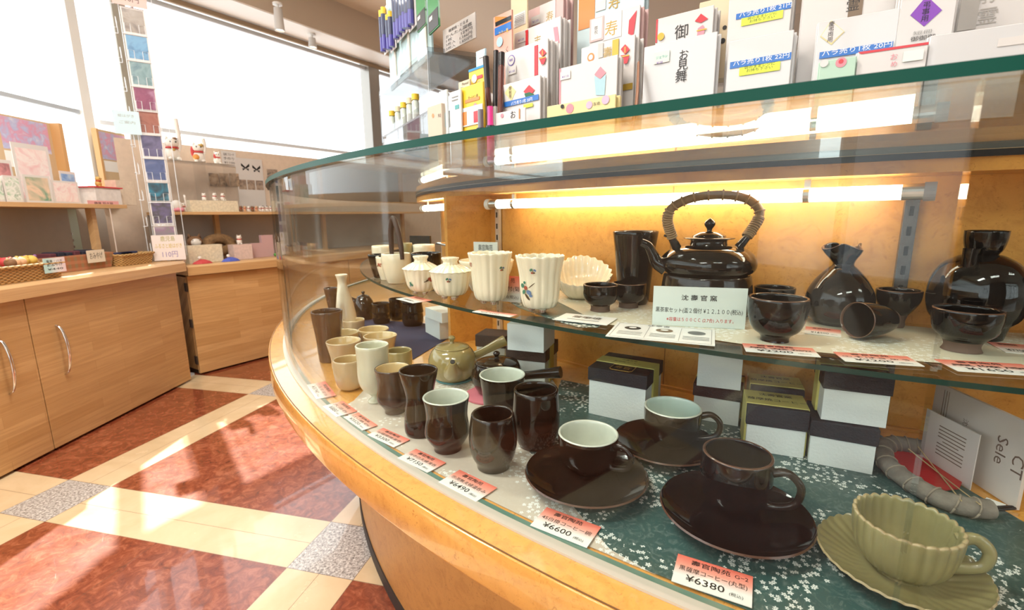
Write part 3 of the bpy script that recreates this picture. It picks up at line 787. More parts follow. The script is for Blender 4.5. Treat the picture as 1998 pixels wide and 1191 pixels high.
MR, MG, MBL, MBR = M('paint_red', (.36, .08, .05), .3), M('paint_green', (.06, .20, .13), .3), M('paint_blue', (.13, .20, .34), .3), M('paint_brown', (.10, .06, .03), .3)
BFLY = [(-.5, -.5, .5, .35, .6, MG), (.5, -.4, .45, .3, -.5, MBL), (-.3, .3, .35, .25, -.3, MR), (.3, .3, .3, .22, .4, MBR), (0, 0, .1, .6, .2, MBR)]
SPRAY = [(-.9, -1, .6, .5, 0, MG), (.1, -.6, .5, .45, .4, MR), (.9, .3, .65, .5, -.4, MBL), (-.5, .3, .6, .4, .8, MG), (.4, 1.3, .3, .9, .7, MBR), (1.6, -1.2, .09, 1.0, -.9, MBR), (-.2, -1.7, .35, .3, 0, MG), (1.3, 1.0, .4, .3, 0, MBL)]
ROSE = [(0, 0, .6, .55, 0, MR), (-.7, .5, .5, .3, .5, MBR), (.6, .6, .5, .35, -.4, MR), (-1.3, .8, .5, .12, .2, MBR), (1.0, -.2, .35, .3, 0, MR)]
LEAF = [(0, 0, .5, .8, .3, MG), (.6, .5, .5, .5, -.6, MG), (-.4, .8, .3, .5, .2, MBL)]


def footed(k, n, r, ball, a0=0.):
    for i in range(n):
        a = a0+2*PI*i/n; V, F, mi = lathev([(0, -ball*1.0, 0), (ball*.8, -ball*.62, 0), (ball, 0, 0), (ball*.8, ball*.62, 0), (0, ball, 0)], 16)
        o = mk('foot', [(x+r*math.cos(a), y+r*math.sin(a), z-ball*0) for x, y, z in V], F, CREAM, k.o, smooth=True)
        V2_, F2 = [], []
        for q in range(12):
            t = 2*PI*q/12; 
            for (dt, zz) in ((-.11, -.55), (.11, -.55), (.11, .1), (-.11, .1)):
                rr = ball*(1.03 if zz > 0 else .88)+.0002; V2_.append((r*math.cos(a)+rr*math.cos(t+dt), r*math.sin(a)+rr*math.sin(t+dt), zz*ball))
            F2.append(tuple(range(4*q, 4*q+4)))
        mk('stripe_pattern', V2_, F2, MR, o)


def footed_pot(name, label, bx, prof, footy, ball_px, nf, amp, zamp=.0015, **kw):
    """fluted vessel standing on three striped ball feet"""
    B = U(bx, footy, SHELFZ); ball = ball_px/2*depth(B)/FPX
    k = pot(name, label, bx, prof, SHELFZ+2*ball-.002, [CREAM, CREAM], kw.pop('cat', 'cup'), base=(B[0], B[1], SHELFZ), n=112, fn=fluted(nf, amp, zamp), **kw)
    k.o.location.z = SHELFZ+2*ball-.002
    a0 = math.atan2(-B[1], -B[0])+.35
    footed(k, 3, k.prof[0][0]*.72, ball, a0)
    for c in k.o.children: c.location.z -= ball-.002
    return k


k = footed_pot('tea_cup', 'cream fluted tall cup with a small blossom, beside the lidded bowls', 958, [(40, 590), (54, 584), (65, 572), (71, 550), (74, 530), (80, 510), (87, 494)], 594, 13, 16, .05)
motif(k, 979, 522, 6, BFLY, 1); motif(k, 921, 514, 6, ROSE, 2)
k = footed_pot('tea_cup', 'cream fluted tall cup painted with a blue and green flower spray', 1053, [(44, 606), (60, 599), (71, 585), (77, 565), (80, 540), (88, 518), (96, 500)], 609, 14, 16, .05)
motif(k, 1041, 526, 7, BFLY, 3); motif(k, 1027, 563, 9, SPRAY, 4)
for (bx, pr, fy, bp, lab, kn, mt) in ((824, [(34, 571), (46, 564), (57, 555), (64, 540), (70, 525)], 575, 9, 'cream fluted lidded bowl painted with a red flower, farther from the tall cups', 34, ((838, 541, 6, ROSE), (804, 551, 5, LEAF))),
                                     (881, [(38, 580), (54, 573), (67, 562), (74, 545), (79, 530)], 585, 12, 'cream fluted lidded bowl painted with a butterfly, next to the tall cup', 34, ((877, 543, 6, BFLY),))):
    k = footed_pot('lidded_bowl', lab, bx, pr, fy, bp, 18, .05, cat='bowl')
    H = k.prof[-1][1]; R = k.prof[-1][0]; sc_ = depth(k.B)/FPX
    V, F, mi = lathev(smoothprof([(R*.9, H-.002, 0), (R*1.06, H+.001, 0), (R*.98, H+.003, 0), (R*.72, H+.009, 0), (R*.46, H+.0135, 0)], 3)+[(0, H+.0135, 0)], 112, fluted(18, .03, .001)); lo = mk('lid', V, F, CREAM, k.o, smooth=True)
    V, F, mi = lathev(smoothprof([(0, H+.012, 0), (R*.36, H+.013, 0), (R*.34, H+.019, 0), (R*.42, H+.024, 0), (R*.40, H+.0275, 0), (R*.2, H+.026, 0)], 3)+[(0, H+.025, 0)], 96, fluted(14, .07)); mk('knob', V, F, CREAM, lo, smooth=True)
    for m_ in mt: motif(k, *m_, seed=1)
ROPE = M('brown_rope', (.055, .025, .015), .6, bump=.6, bs=120)
k = pot('serving_pot', 'cream round pot with an upright twisted brown rope handle', 775, [(36, 551), (46, 540), (55, 520), (58.5, 506), (57, 495)], SHELFZ, [CREAM, CREAM], 'pot')
H, R = k.prof[-1][1], k.prof[-1][0]; hx = np.array([.62, -.78])
tube('handle', [(*(hx*-R*.62), H-.004), (*(hx*-R*.62), H+.02), (*(hx*-R*.55), H+.055), (*(hx*-R*.1), H+.085), (*(hx*R*.5), H+.06), (*(hx*R*.92), H+.02), (*(hx*R*1.0), H-.012)], [.005, .0062, .0066, .0066, .0066, .0062, .005], ROPE, k.o, n=10, sub=6)
k = pot('tea_cup', 'cream cup with a red motif peeping out behind the rope-handled pot', 757, [(28, 545), (40, 522), (44, 501)], SHELFZ, [CREAM, CREAM]); motif(k, 742, 515, 5, ROSE, 5)
pot('tea_cup', 'tall dark grey cup at the far end of the glass shelf', 745, [(30, 541), (42, 518), (50, 497)], SHELFZ, [BLACKGLAZE, BLACKGLAZE])
pot('bowl', 'wide black bowl behind the lidded bowl', 833, [(48, 541), (58, 520), (60, 494)], SHELFZ, [BLACKGLAZE, BLACKGLAZE], 'bowl')
pot('tea_cup', 'cream cup standing behind the wide black bowl', 829, [(34, 527), (42, 508), (44, 478)], SHELFZ, [CREAM, CREAM])
pot('tea_cup', 'olive cup between the two cream cups at the back of the shelf', 795, [(20, 528), (24, 500), (24, 475)], SHELFZ, [OLIVE, OLIVE])
pot('tea_cup', 'cream cup at the back of the shelf behind the rope handle', 749, [(34, 527), (42, 505), (43, 480)], SHELFZ, [CREAM, CREAM])
k = pot('bowl', 'cream shallow bowl behind the first tall fluted cup', 950, [(60, 566), (96, 530), (108, 508)], SHELFZ, [CREAM, CREAM], 'bowl')
# shell-shaped bowl
B = offwall(U(1132, 580, SHELFZ), 108); dp = depth(B)/FPX*hcos(B); R = 47*dp; Hb = 44*dp; Hf = 30*dp; V = []; F = []; n = 96; back = math.atan2(B[1], B[0])
rows = [(.45, 0), (.5, .0), (.78, .3), (.93, .65), (1.0, 1.0), (.985, 1.03), (.955, 1.0), (.88, .65), (.72, .33), (.4, .12)]
for j, (fr, fz) in enumerate(rows):
    for q in range(n):
        a = 2*PI*q/n; w = .5+.5*math.cos(a-back); hh = Hf+(Hb*1.75-Hf)*w**1.3; fl = 1+.035*math.cos(a*22)*min(1, fz*1.5); out = 1+.28*max(0, math.cos(a+.35))*fz
        V.append((R*fr*fl*out*math.cos(a), R*fr*fl*out*math.sin(a), hh*fz+(.0012*math.cos(a*22) if j in (4, 5, 6) else 0)))
for j in range(len(rows)-1):
    for q in range(n): F.append((j*n+q, j*n+(q+1) % n, (j+1)*n+(q+1) % n, (j+1)*n+q))
F.append(tuple(range(n-1, -1, -1))); F.append(tuple((len(rows)-1)*n+q for q in range(n)))
o = mk('shell_bowl', V, F, CREAM, None, B, smooth=True); autosmooth(o, 1.0); tagit(o, 'cream shell-shaped fluted bowl open towards the small black cups', 'bowl')
pot('tumbler', 'tall black tumbler standing behind the two small black cups', 1235, [(60, 586), (64, 572), (69, 540), (79, 490), (90, 452)], SHELFZ, [BLACKGLAZE, BLACKGLAZE], 'tumbler')


def clayfoot(label, name, bx, footp, prof, cat='cup', mats=None):
    """black cup on a bare clay foot"""
    k = pot(name, label, bx, footp+prof, SHELFZ, mats or [BLACKGLAZE, BLACKGLAZE, DARKRIM], cat, sub=4)
    zf = Zat(bx, footp[-1][1], k.B[0], k.B[1])-SHELFZ; me = k.o.data; me.materials.append(CLAY); ix = len(me.materials)-1
    for p in me.polygons:
        if p.center.z < zf+.0004 and p.material_index == 0: p.material_index = ix
    return k


clayfoot('small black cup on a clay foot in front of the tall black tumbler', 'sake_cup', 1171, [(39, 606), (37, 600), (40, 595)], [(58, 588), (68, 575), (68, 565), (70, 556)])
clayfoot('small black cup on a clay foot partly behind its twin, beside the kettle', 'sake_cup', 1226, [(39, 599), (37, 594), (40, 589)], [(56, 583), (65, 572), (66, 562), (67, 553)])
pot('tea_bowl', 'glossy black bowl beside the kettle card, at the shelf edge', 1511, [(58, 664), (57, 658), (66, 652), (96, 641), (114, 620), (121, 600), (122, 581)], SHELFZ, [BLACKGLAZE, BLACKGLAZE, DARKRIM], 'bowl')
pot('tea_bowl', 'small black bowl just behind the glossy black one', 1507, [(42, 612), (60, 600), (79, 577), (83, 561)], SHELFZ, [BLACKGLAZE, BLACKGLAZE], 'bowl')


HV = Zat(1632, 481, *U(1632, 626, SHELFZ)[:2])-SHELFZ


def ruffle(a, r, z, j):
    e = max(0, min(1, (z/HV-.80)/.2))
    return r*(1+.26*e*math.cos(3*(a-.5))), z+.004*e*math.cos(3*(a-.5)+2.2)


k = pot('ruffled_vase', 'round black vase with a pinched and ruffled lip', 1632, [(100, 626), (124, 616), (139, 594), (134, 570), (104, 545), (64, 525), (43, 516), (50, 507), (68, 492), (76, 481)], SHELFZ, [BLACKGLAZE, BROWNGLAZE, DARKRIM], 'vase', n=72, fn=ruffle, inner=True, sub=5)
clayfoot('small black bowl behind the tipped-over tumbler', 'tea_bowl', 1745, [(42, 632), (40, 624), (50, 612)], [(64, 605), (90, 586), (95, 566)], 'bowl')
# tumbler lying on its side, mouth towards the viewer
P = U(1716, 662, SHELFZ); dp = depth(P)/FPX*hcos(P); Rr = 44*dp; Ln = 118*dp
V, F, mi = lathev(smoothprof([(0, 0, 0), (Rr*.42, .001, 0), (Rr*.62, .008, 0), (Rr*.85, Ln*.4, 0), (Rr*.98, Ln*.75, 0), (Rr, Ln, 0), (Rr*.96, Ln+.001, 0)], 4)+[(Rr*.92, Ln-.002, 1), (Rr*.88, Ln*.7, 1), (Rr*.7, Ln*.3, 1), (0, .012, 1)], 56)
o = mk('soba_cup', V, F, [BLACKGLAZE, BLACKGLAZE, CLAY, DARKRIM], None, smooth=True, mi=mi)
for p in o.data.polygons:
    if p.center.z < Ln*.2 and p.material_index == 0: p.material_index = 2
    if p.center.z > Ln*.985: p.material_index = 3
ax = Vector((-.96, -.26, .06)).normalized(); o.matrix_world = Matrix.Translation((P[0]+.026, P[1]+.014, SHELFZ+Rr*.97)) @ ax.to_track_quat('Z', 'Y').to_matrix().to_4x4()
tagit(o, 'black soba cup lying on its side with its mouth open outward', 'cup')
# big jug with a cup on its neck
k = pot('shochu_jug', 'large black jug with a small spout and a cup upended on its neck', 1894, [(150, 630), (188, 614), (206, 582), (200, 547), (162, 516), (96, 499), (60, 495)], SHELFZ, [BLACKGLAZE], 'jug', inner=False)
H = k.prof[-1][1]; k2 = Pot(); pr = [(r*depth(k.B)/FPX/2*hcos(k.B), (495-y)*depth(k.B)/FPX+H) for r, y in ((56, 497), (75, 486), (85, 469), (88, 451))]
V, F, mi = lathev(smoothprof([(r, z, 0) for r, z in pr], 4)+[(pr[-1][0]-.003, pr[-1][1], 0), (pr[-2][0]-.003, pr[-2][1], 0), (0, pr[0][1]+.006, 0)], 48); mk('neck_cup', V, F, BLACKGLAZE, k.o, smooth=True)
dp = depth(k.B)/FPX; tube('spout', [(-38*dp, -.012, H-.024), (-44*dp, -.014, H-.006), (-43*dp, -.014, H+.008)], [13*dp, 11*dp, 12.5*dp], BLACKGLAZE, k.o, n=18, sub=4)
clayfoot('footed black goblet cup in front of the large black jug', 'goblet', 1875, [(86, 683), (76, 674), (84, 664)], [(104, 656), (132, 645), (146, 622), (148, 603)], 'cup')
P = U(2020, 668, SHELFZ)
V, F, mi = lathev([(0, 0, 0), (.022, 0, 0), (.034, .09, 0), (.032, .09, 1), (.02, .004, 1), (0, .004, 1)], 40); o = mk('tumbler', V, F, [TANBROWN, BROWNGLAZE], None, (P[0]+.02, P[1], SHELFZ), smooth=True, mi=mi); autosmooth(o); tagit(o, 'brown tumbler past the large black jug', 'tumbler')
# kettle on its warmer
B = offwall(U(1374, 600, SHELFZ), 196); dp = depth(B)/FPX
k = pot('warmer_stand', 'dark brown pottery warmer with arched openings under the kettle', 1374, [(178, 600), (180, 590), (178, 560), (172, 536)], SHELFZ, [BROWNGLAZE, BROWNGLAZE], 'stand', wall=.006, base=B)
for i in range(5):
    a = math.atan2(-B[1], -B[0])+(i-2)*.95+.2; V = []; rr = 89.5*dp*hcos(B)+.0006
    for q in range(13):
        t = PI*q/12; an = a+math.cos(t)*.33; V.append((rr*math.cos(an), rr*math.sin(an), .006+math.sin(t)*.026))
    mk('arch_opening', V, [tuple(range(13))], BLACK, k.o)
ZK = SHELFZ+k.prof[-1][1]+.001
KB = (B[0], B[1], ZK)
k = pot('kettle', 'large glossy black kettle with a rattan wrapped hoop handle', 1374, [(150, 534), (178, 528), (190, 515), (182, 500), (150, 486), (100, 478)], ZK, [BLACKGLAZE], 'kettle', inner=False, base=KB, n=72)
H = k.prof[-1][1]; R0 = k.prof[-1][0]
V, F, mi = lathev(smoothprof([(R0*.78, H-.003, 0), (R0*.72, H+6*dp, 0), (R0*.78, H+10*dp, 0), (R0*1.0, H+12*dp, 0), (R0*.98, H+14*dp, 0), (R0*.7, H+15*dp, 0), (R0*.64, H+18*dp, 0), (R0*.4, H+24*dp, 0), (R0*.1, H+26*dp, 0)], 4)+[(0, H+26*dp, 0)], 56); lo = mk('lid', V, F, BLACKGLAZE, k.o, smooth=True)
V, F, mi = lathev(smoothprof([(5*dp, H+25*dp, 0), (5*dp, H+30*dp, 0), (9.5*dp, H+37*dp, 0), (9*dp, H+43*dp, 0), (.6*dp, H+50*dp, 0)], 4)+[(0, H+50*dp, 0)], 28); mk('knob', V, F, BLACKGLAZE, lo, smooth=True)
vx = np.array([math.cos(-.12), math.sin(-.12)])                 # across the picture
q = lambda px, py: (*(vx*((px-1374)*dp)), Zat(1374, py, B[0], B[1])-ZK)
tube('spout', [q(1296, 519), q(1281, 512), q(1272, 496), q(1263, 480), q(1249, 473)], [18*dp, 13*dp, 10*dp, 8.5*dp, 7.5*dp], BLACKGLAZE, k.o, n=18, sub=5)
RATTAN = M('rattan_wrap', (.24, .15, .075), .6, var=.2, vs=60, bump=.7, bs=160)
arch = [q(1308, 466), q(1301, 448), q(1296, 428), q(1301, 408), q(1318, 395), q(1346, 385), q(1383, 381), q(1418, 384), q(1444, 394), q(1460, 412), q(1459, 430), q(1449, 450), q(1441, 464)]
hoop = tube('hoop_handle', arch, [6*dp]+[8*dp]*11+[6*dp], RATTAN, k.o, n=14, sub=5)
Q = catmull(arch, 10); V, F = [], []
for i in list(range(3, 27, 2))+list(range(28, 100, 7))+list(range(99, 119, 2)):
    if i >= len(Q)-1: continue
    p, t = Q[i], Q[i+1]-Q[i-1]; t = t/np.linalg.norm(t); s1 = np.array([-vx[1], vx[0], 0]); s2 = np.cross(t, s1)
    rp = [p+8.6*dp*(math.cos(w)*s1+math.sin(w)*s2)+t*2.2*dp*math.cos(w) for w in np.linspace(0, 2*PI, 15)]
    v, f = tubev(rp, 1.9*dp, 6, 1); F += [tuple(len(V)+x for x in g) for g in f]; V += list(v)
mk('wicker_wrap_pattern', V, F, M('rattan_strip', (.32, .21, .11), .6), hoop, smooth=True)
for p0, p1, p2 in ((q(1318, 487), q(1306, 464), q(1291, 459)), (q(1426, 487), q(1442, 464), q(1458, 456))):
    lg = tube('handle_lug', [p0, tuple((np.array(p0)+np.array(p1))/2), p1], [9*dp, 8*dp, 7*dp], BLACKGLAZE, k.o, n=14, sub=3); tube('lug_pin', [p1, p2], [3.5*dp, 2*dp], BLACKGLAZE, lg, n=8, sub=1)

# ================================================================== BOXES, CARDS AND PAPERS IN THE CASE
def gift_box(label, FL, FR, ytop, dep, z0=None, lidh=.3, lidm=BOXLID, band=None, emblem=False, zmax=ZS-.0075, group=None, notes=None):
    z0 = FLOORZ if z0 is None else z0
    A, B = U(*FL, z0), U(*FR, z0); w = np.linalg.norm(B-A); rot = math.atan2(B[1]-A[1], B[0]-A[0]); h = min(Zat(FL[0], ytop, A[0], A[1]), zmax)-z0
    r = empty('gift_box', A, rot, label, 'box', group); lh = h*lidh
    box('carton', w-.003, dep-.003, h-.001 if lidh else h, BOXWHITE, (w/2, dep/2, 0), r, bev=.0006)
    if lidh: box('lid', w+.001, dep+.001, lh, lidm, (w/2, dep/2, h-lh), r, bev=.0012)
    if band:
        y0, y1 = band[0]*dep, band[1]*dep; b = box('paper_band', w+.0026, y1-y0, h+.0012, BAND, (w/2, (y0+y1)/2, 0), r, bev=.0012)
        if notes:
            for i, tx in enumerate(notes): text(b, tx, (y1-y0)*.2, w*.52, y1-(y1-y0)*(.3+.36*i), h+.0016, INK)
    if emblem:
        y1 = band[0]*dep-.003 if band else dep*.5; y0 = .006; x0, x1 = w*.34, w*.72; c = .004
        P = [(x0+c, y0), (x1-c, y0), (x1, y0+c), (x1, y1), (x0, y1), (x0, y0+c)]; V, F = tubev([(x, y, h+.0006) for x, y in P+P[:1]], .0005, 6, 1); e = mk('gold_frame', V, F, GOLD, r); text(e, '\u5bff\u5b98', (y1-y0)*.5, (x0+x1)/2, (y0+y1)/2, h+.0009, GOLD)
    return A, h, rot, w


NOTE = ['\u6c88\u58fd\u5b98\u7aaf', '\u85a9\u6469\u713c\u30b3\u30fc\u30d2\u30fc']
gift_box('big white gift box with black lid and yellow paper band, standing alone', (1146, 807), (1258, 832), 716, .098, lidh=.27, band=(.38, .72), emblem=True, notes=NOTE)
A, h, rot, w = gift_box('black-lidded white box under the paler box behind the mint-lined cup', (1349, 817), (1442, 834), 747, .075, lidh=.34, band=(.5, .85))
gift_box('white box resting on a black-lidded box behind the mint-lined cup', (1357, 753), (1447, 764), 690, .07, z0=FLOORZ+h+.0015, lidh=0)
gift_box('black-lidded white box topped with yellow paper, lower box of the middle heap', (1451, 878), (1570, 897), 789, .062, lidh=.42, band=(.12, .98), notes=NOTE)
gift_box('yellow-banded black box standing just behind the middle heap', (1458, 838), (1560, 853), 751, .06, lidh=.42, band=(.12, .98), notes=NOTE)
A, h, rot, w = gift_box('black-lidded white box at the bottom of the two-box heap', (1574, 903), (1705, 929), 818, .075, lidh=.36)
gift_box('black-lidded white box on top of the two-box heap with a yellow side band', (1599, 819), (1732, 838), 722, .07, z0=FLOORZ+h+.0015, lidh=.36, band=(.45, .85))
gift_box('small box with brown lid beside the olive teapot', (929, 716), (986, 722), 653, .06, lidh=.36, lidm=BOXLID_BR)
A, h, rot, w = gift_box('brown-lidded white box with yellow band behind the kyusu teapot', (988, 744), (1064, 754), 675, .085, lidh=.36, lidm=BOXLID_BR, band=(.30, .62))
gift_box('plain white box on top of the brown-lidded box behind the kyusu', (988, 683), (1062, 690), 632, .08, z0=FLOORZ+h+.0015, lidh=0)
A, h, rot, w = gift_box('white box on the far side of the wooden divider', (829, 648), (858, 664), 616, .055, lidh=0)
gift_box('white box stacked on another beyond the wooden divider', (829, 619), (862, 632), 600, .05, z0=FLOORZ+h+.0015, lidh=0)


def flat_card(name, TL, TR, BL, z, mat, label, cat, group=None, t=.0007):
    a, b, c = U(*TL, z), U(*TR, z), U(*BL, z); w = np.linalg.norm(b-a); ex = (b-a)/w; ey = np.array([-ex[1], ex[0], 0]); h = abs((c-a)@ey)
    o = box(name, w, h, t, mat, (0, 0, 0), None, (a+b)/2-ey*h/2, math.atan2(ex[1], ex[0])); tagit(o, label, cat, group); return o, w, h, t


SHOP = '\u58fd\u5b98\u9676\u82d1'


def price_tag(TL, TR, BL, z, mid, price, label, code=None):
    o, w, h, t = flat_card('price_card', TL, TR, BL, z, TAGM, label, 'price card'); e = t+.0002
    text(o, SHOP, h*.19, -w*.04, h*.31, e, INK, width=w*.52, bold=.006)
    if code: text(o, code, h*.17, w*.36, h*.30, e, INK, width=w*.17)
    if mid: text(o, mid, h*.19, 0, h*.03, e, INK, width=w*.88)
    text(o, price, h*.30, -w*.08, -h*.26, e, INK, width=w*.5, bold=.006); text(o, '(\u7a0e\u8fbc)', h*.12, w*.31, -h*.32, e, INK, width=w*.17)


FZ = FLOORZ+.0008
price_tag((635, 745), (656, 772), (604, 760), FZ, '\u767d\u85a9\u6469\u6e6f\u5451', '\u00a53740', 'red and white price card lying under the round sand tea cup')
price_tag((669, 783), (697, 803), (628, 792), FZ, '\u5927\u6e6f\u5451', '\u00a5880', 'red and white price card in front of the pale goblet')
price_tag((699, 806), (737, 831), (666, 812), FZ, '\u5c0f\u6e6f\u5451', '\u00a53520', 'red and white price card in front of the waisted ivory-lined cup')
price_tag((748, 836), (800, 859), (709, 846), FZ, '\u246b\u85a9\u6469\u713c\u6e6f\u5451', '\u00a53300', 'red and white price card in front of the hourglass tumbler')
price_tag((812, 877), (870, 904), (773, 893), FZ, '\u32b3\u4e2d\u767d\u592b\u5a66\u6e6f\u5451', '\u00a57150', 'red and white price card in front of the pale grey lined cup')
price_tag((897, 918), (970, 953), (858, 943), FZ, '\u246a\u6e15\u7121\u592b\u5a66\u6e6f\u5451\u307f', '\u00a56490', 'red and white price card in front of the barrel-shaped tumbler')
price_tag((1067, 991), (1173, 1030), (1036, 1027), FZ, '45\u767d\u639b\u30b3\u30fc\u30d2\u30fc\u7897', '\u00a56600', 'red and white price card in front of the white-lined coffee cup')
price_tag((1323, 1082), (1469, 1127), (1310, 1135), FZ+.0006, '\u9ed2\u85a9\u6469\u30b3\u30fc\u30d2\u30fc(\u4e38\u578b)', '\u00a56380', 'large red and white price card before the all-black coffee cup', 'G\u22122')
ZC = SHELFZ
price_tag((809, 579), (843, 587), (773, 584), ZC, '', '\u00a54400', 'small red price card before the red-flower lidded bowl')
price_tag((937, 605), (1010, 615), (913, 608), ZC, '', '\u00a53300', 'red price card in front of the tall cups at the shelf edge')
price_tag((1448, 671), (1585, 681), (1446, 686), ZC, '\u9ed2\u8336\u7897', '\u00a52200', 'red price card at the shelf edge below the glossy black bowl')
price_tag((1626, 688), (1770, 697), (1650, 706), ZC, '\u2460\u305d\u3070\u304d\u3085\u3046', '\u00a52200', 'red price card at the shelf edge below the tipped soba cup')
price_tag((1823, 702), (1992, 712), (1850, 724), ZC, '\u9ed2\u85a9\u6469', '\u00a51650', 'red price card at the shelf edge below the footed goblet cup')
price_tag((1572, 638), (1640, 645), (1588, 653), ZC+.0002, '', '\u00a516500', 'red price card half under the ruffled black vase')
price_tag((1925, 668), (1998, 674), (1915, 684), ZC, '', '\u00a57700', 'red price card behind the footed goblet cup by the jug')


def stand_card(name, BL, BR, ytl, z, mat, label, cat, t=.0012, lean=0):
    a, b = U(*BL, z), U(*BR, z); w = np.linalg.norm(b-a); h = Zat(BL[0], ytl, a[0], a[1])-z
    o = box(name, w, t, h, mat, (0, 0, 0), None, (a+b)/2, math.atan2(b[1]-a[1], b[0]-a[0])); tagit(o, label, cat); return o, w, h, t


CARDW = M('card_pale', (.62, .68, .64), .45, coat=.3)
o, w, h, t = stand_card('sign_card', (1272, 634), (1453, 643), 558, SHELFZ, CARDW, 'pale upright sign card with kiln name and price before the kettle', 'sign')
e = -t/2-.0003
text(o, '\u6c88 \u58fd \u5b98 \u7aaf', h*.15, 0, e, h*.72, INK, True, width=w*.38, bold=.01); text(o, '\u9ed2\u8336\u5bb6\u30bb\u30c3\u30c8(\u76c3\uff12\u500b\u4ed8 \u00a5\uff11\uff12,\uff11\uff10\uff10(\u7a0e\u8fbc)', h*.14, 0, e, h*.40, INK, True, width=w*.93)
text(o, '\u203b\u5bb9\u91cf\u306f\uff15\uff10\uff10\uff23\uff23 (2.7\u5408) \u5165\u308a\u307e\u3059\u3002', h*.11, .004, e, h*.17, REDINK, True, width=w*.72)
o, w, h, t = stand_card('sign_card', (926, 549), (972, 552), 472, SHELFZ, CARDW, 'small white sign card standing behind the first tall fluted cup', 'sign')
text(o, SHOP, h*.16, 0, -t/2-.0003, h*.85, INK, True, width=w*.6); text(o, '\u9db4 \u7d0b \u54c1', h*.16, 0, -t/2-.0003, h*.62, INK, True, width=w*.55)
REDCARD = gradient_card('red_fade_card_upright', [(.30, (.78, .78, .74)), (.62, (.80, .34, .26)), (1, (.74, .15, .10))], 2)
o, w, h, t = stand_card('price_card', (978, 588), (1016, 591), 538, SHELFZ, REDCARD, 'upright red price card between the two tall fluted cups', 'price card')
text(o, '\u82d1', h*.2, w*.12, -t/2-.0003, h*.82, INK, True); text(o, '\u4ed8(\u83ca', h*.2, w*.15, -t/2-.0003, h*.5, INK, True, width=w*.6); text(o, '0(\u7a0e\u8fbc)', h*.16, w*.1, -t/2-.0003, h*.18, INK, True, width=w*.6)
# leaflet with drawings
o, w, h, t = flat_card('leaflet', (1205, 630), (1395, 645), (1150, 654), SHELFZ+.0002, PAPER, 'printed leaflet with three teapot drawings at the shelf edge', 'leaflet'); e = t+.0003
for i, u in enumerate((-.30, .02, .33)):
    V, F, mi = lathev([(0, 0, 0), (w*.085, 0, 0)], 24); mk('drawing_print', [(x+u*w, y*.9+h*.16, e) for x, y, z in V], F, (BLACK, M('sepia_ink', (.16, .10, .05), .5), M('grey_ink', (.12, .13, .13), .5))[i], o)
    if i < 2: V, F, mi = lathev([(0, 0, 0), (w*.04, 0, 0)], 20); mk('drawing_print', [(x+u*w, y*.8+h*.18, e+.0002) for x, y, z in V], F, PAPER, o)
    for q in range(3): box('text_line_print', w*.24, h*.022, .0001, M('print_grey', (.30, .30, .29), .6), (u*w, -h*(.10+.08*q), e), o)
text(o, '\u6ce8\u610f\u66f8', h*.12, -w*.05, h*.42, e, INK)
for sx, sy, cx, cy in ((w*.94, .0006, 0, h*.46), (w*.94, .0006, 0, -h*.46), (.0006, h*.92, -w*.47, 0), (.0006, h*.92, w*.47, 0), (.0005, h*.8, -.14*w, 0), (.0005, h*.8, .18*w, 0)): box('border_print', sx, sy, .0001, MATS['print_grey'], (cx, cy, e), o)
o, w, h, t = flat_card('leaflet', (1105, 612), (1205, 622), (1085, 625), SHELFZ+.0008, PAPER, 'small white note slip lying by the small black cups', 'leaflet')
text(o, '\u85a9\u6469\u713c', h*.3, 0, h*.12, t+.0003, INK); box('text_line_print', w*.6, h*.05, .0001, MATS['print_grey'], (0, -h*.2, t+.0003), o)
# brochure, bent cloth ring, felt and pins at the open corner of the case
BRO = M('brochure_paper', (.56, .50, .46), .5, coat=.2)
o, w, h, t = stand_card('brochure', (1808, 880), (1985, 996), 742, FLOORZ, BRO, 'large pale brochure standing on end with sideways print', 'brochure', t=.004)
h = min(h, ZS-.008-FLOORZ); e = -t/2-.0004
text(o, 'Sele', h*.20, w*.80, e, h*.52, INK, True, rot=PI/2) if False else text(o, 'Sele', h*.19, w*.28, e, h*.56, M('print_brown', (.16, .11, .09), .5), True, rot=PI/2, width=h*.33)
text(o, 'CT', h*.2, w*.44, e, h*.48, MATS['print_brown'], True, rot=PI/2)
text(o, '\u6c88\u58fd\u5b98', h*.09, -w*.10, e, h*.58, MATS['print_brown'], True, rot=PI/2)
for i in range(3): box('fold_print', .0006, .0004, h*.8, MATS['print_brown'], (-w*.5+w*(.12+.0*i)+.004*i, e, h*.15), o)
o2, w, h, t = stand_card('leaflet', (1794, 893), (1893, 957), 794, FLOORZ, M('leaflet_paper', (.60, .55, .53), .4, coat=.5), 'small leaflet with rows of dark text leaning before the brochure', 'leaflet')
for i in range(9): box('text_line_print', w*(.5 if i != 4 else .3), .0004, .0011, MATS['print_brown'], (w*.05, -t/2-.0002, h*(.80-.065*i)), o2)
GREYCLOTH = M('grey_wrap_cloth', (.17, .15, .125), .9, var=.25, vs=60, bump=.8, bs=110)
RP = [(1809, 877), (1788, 872), (1766, 868), (1744, 866), (1729, 871), (1723, 888), (1733, 907), (1754, 926), (1789, 950), (1829, 971), (1872, 986), (1905, 992), (1932, 994)]
pts = [U(x, y, FLOORZ+.011) for x, y in RP]; B0 = pts[5].copy(); B0[2] = FLOORZ
rg = empty('cloth_ring', B0, 0, 'bent hoop wrapped in grey cloth with black pins at its ends', 'hoop')
hp = tube('hoop', [p-B0 for p in pts], .0105, GREYCLOTH, rg, n=14, sub=5)
Q = catmull([p-B0 for p in pts], 5); V, F = [], []
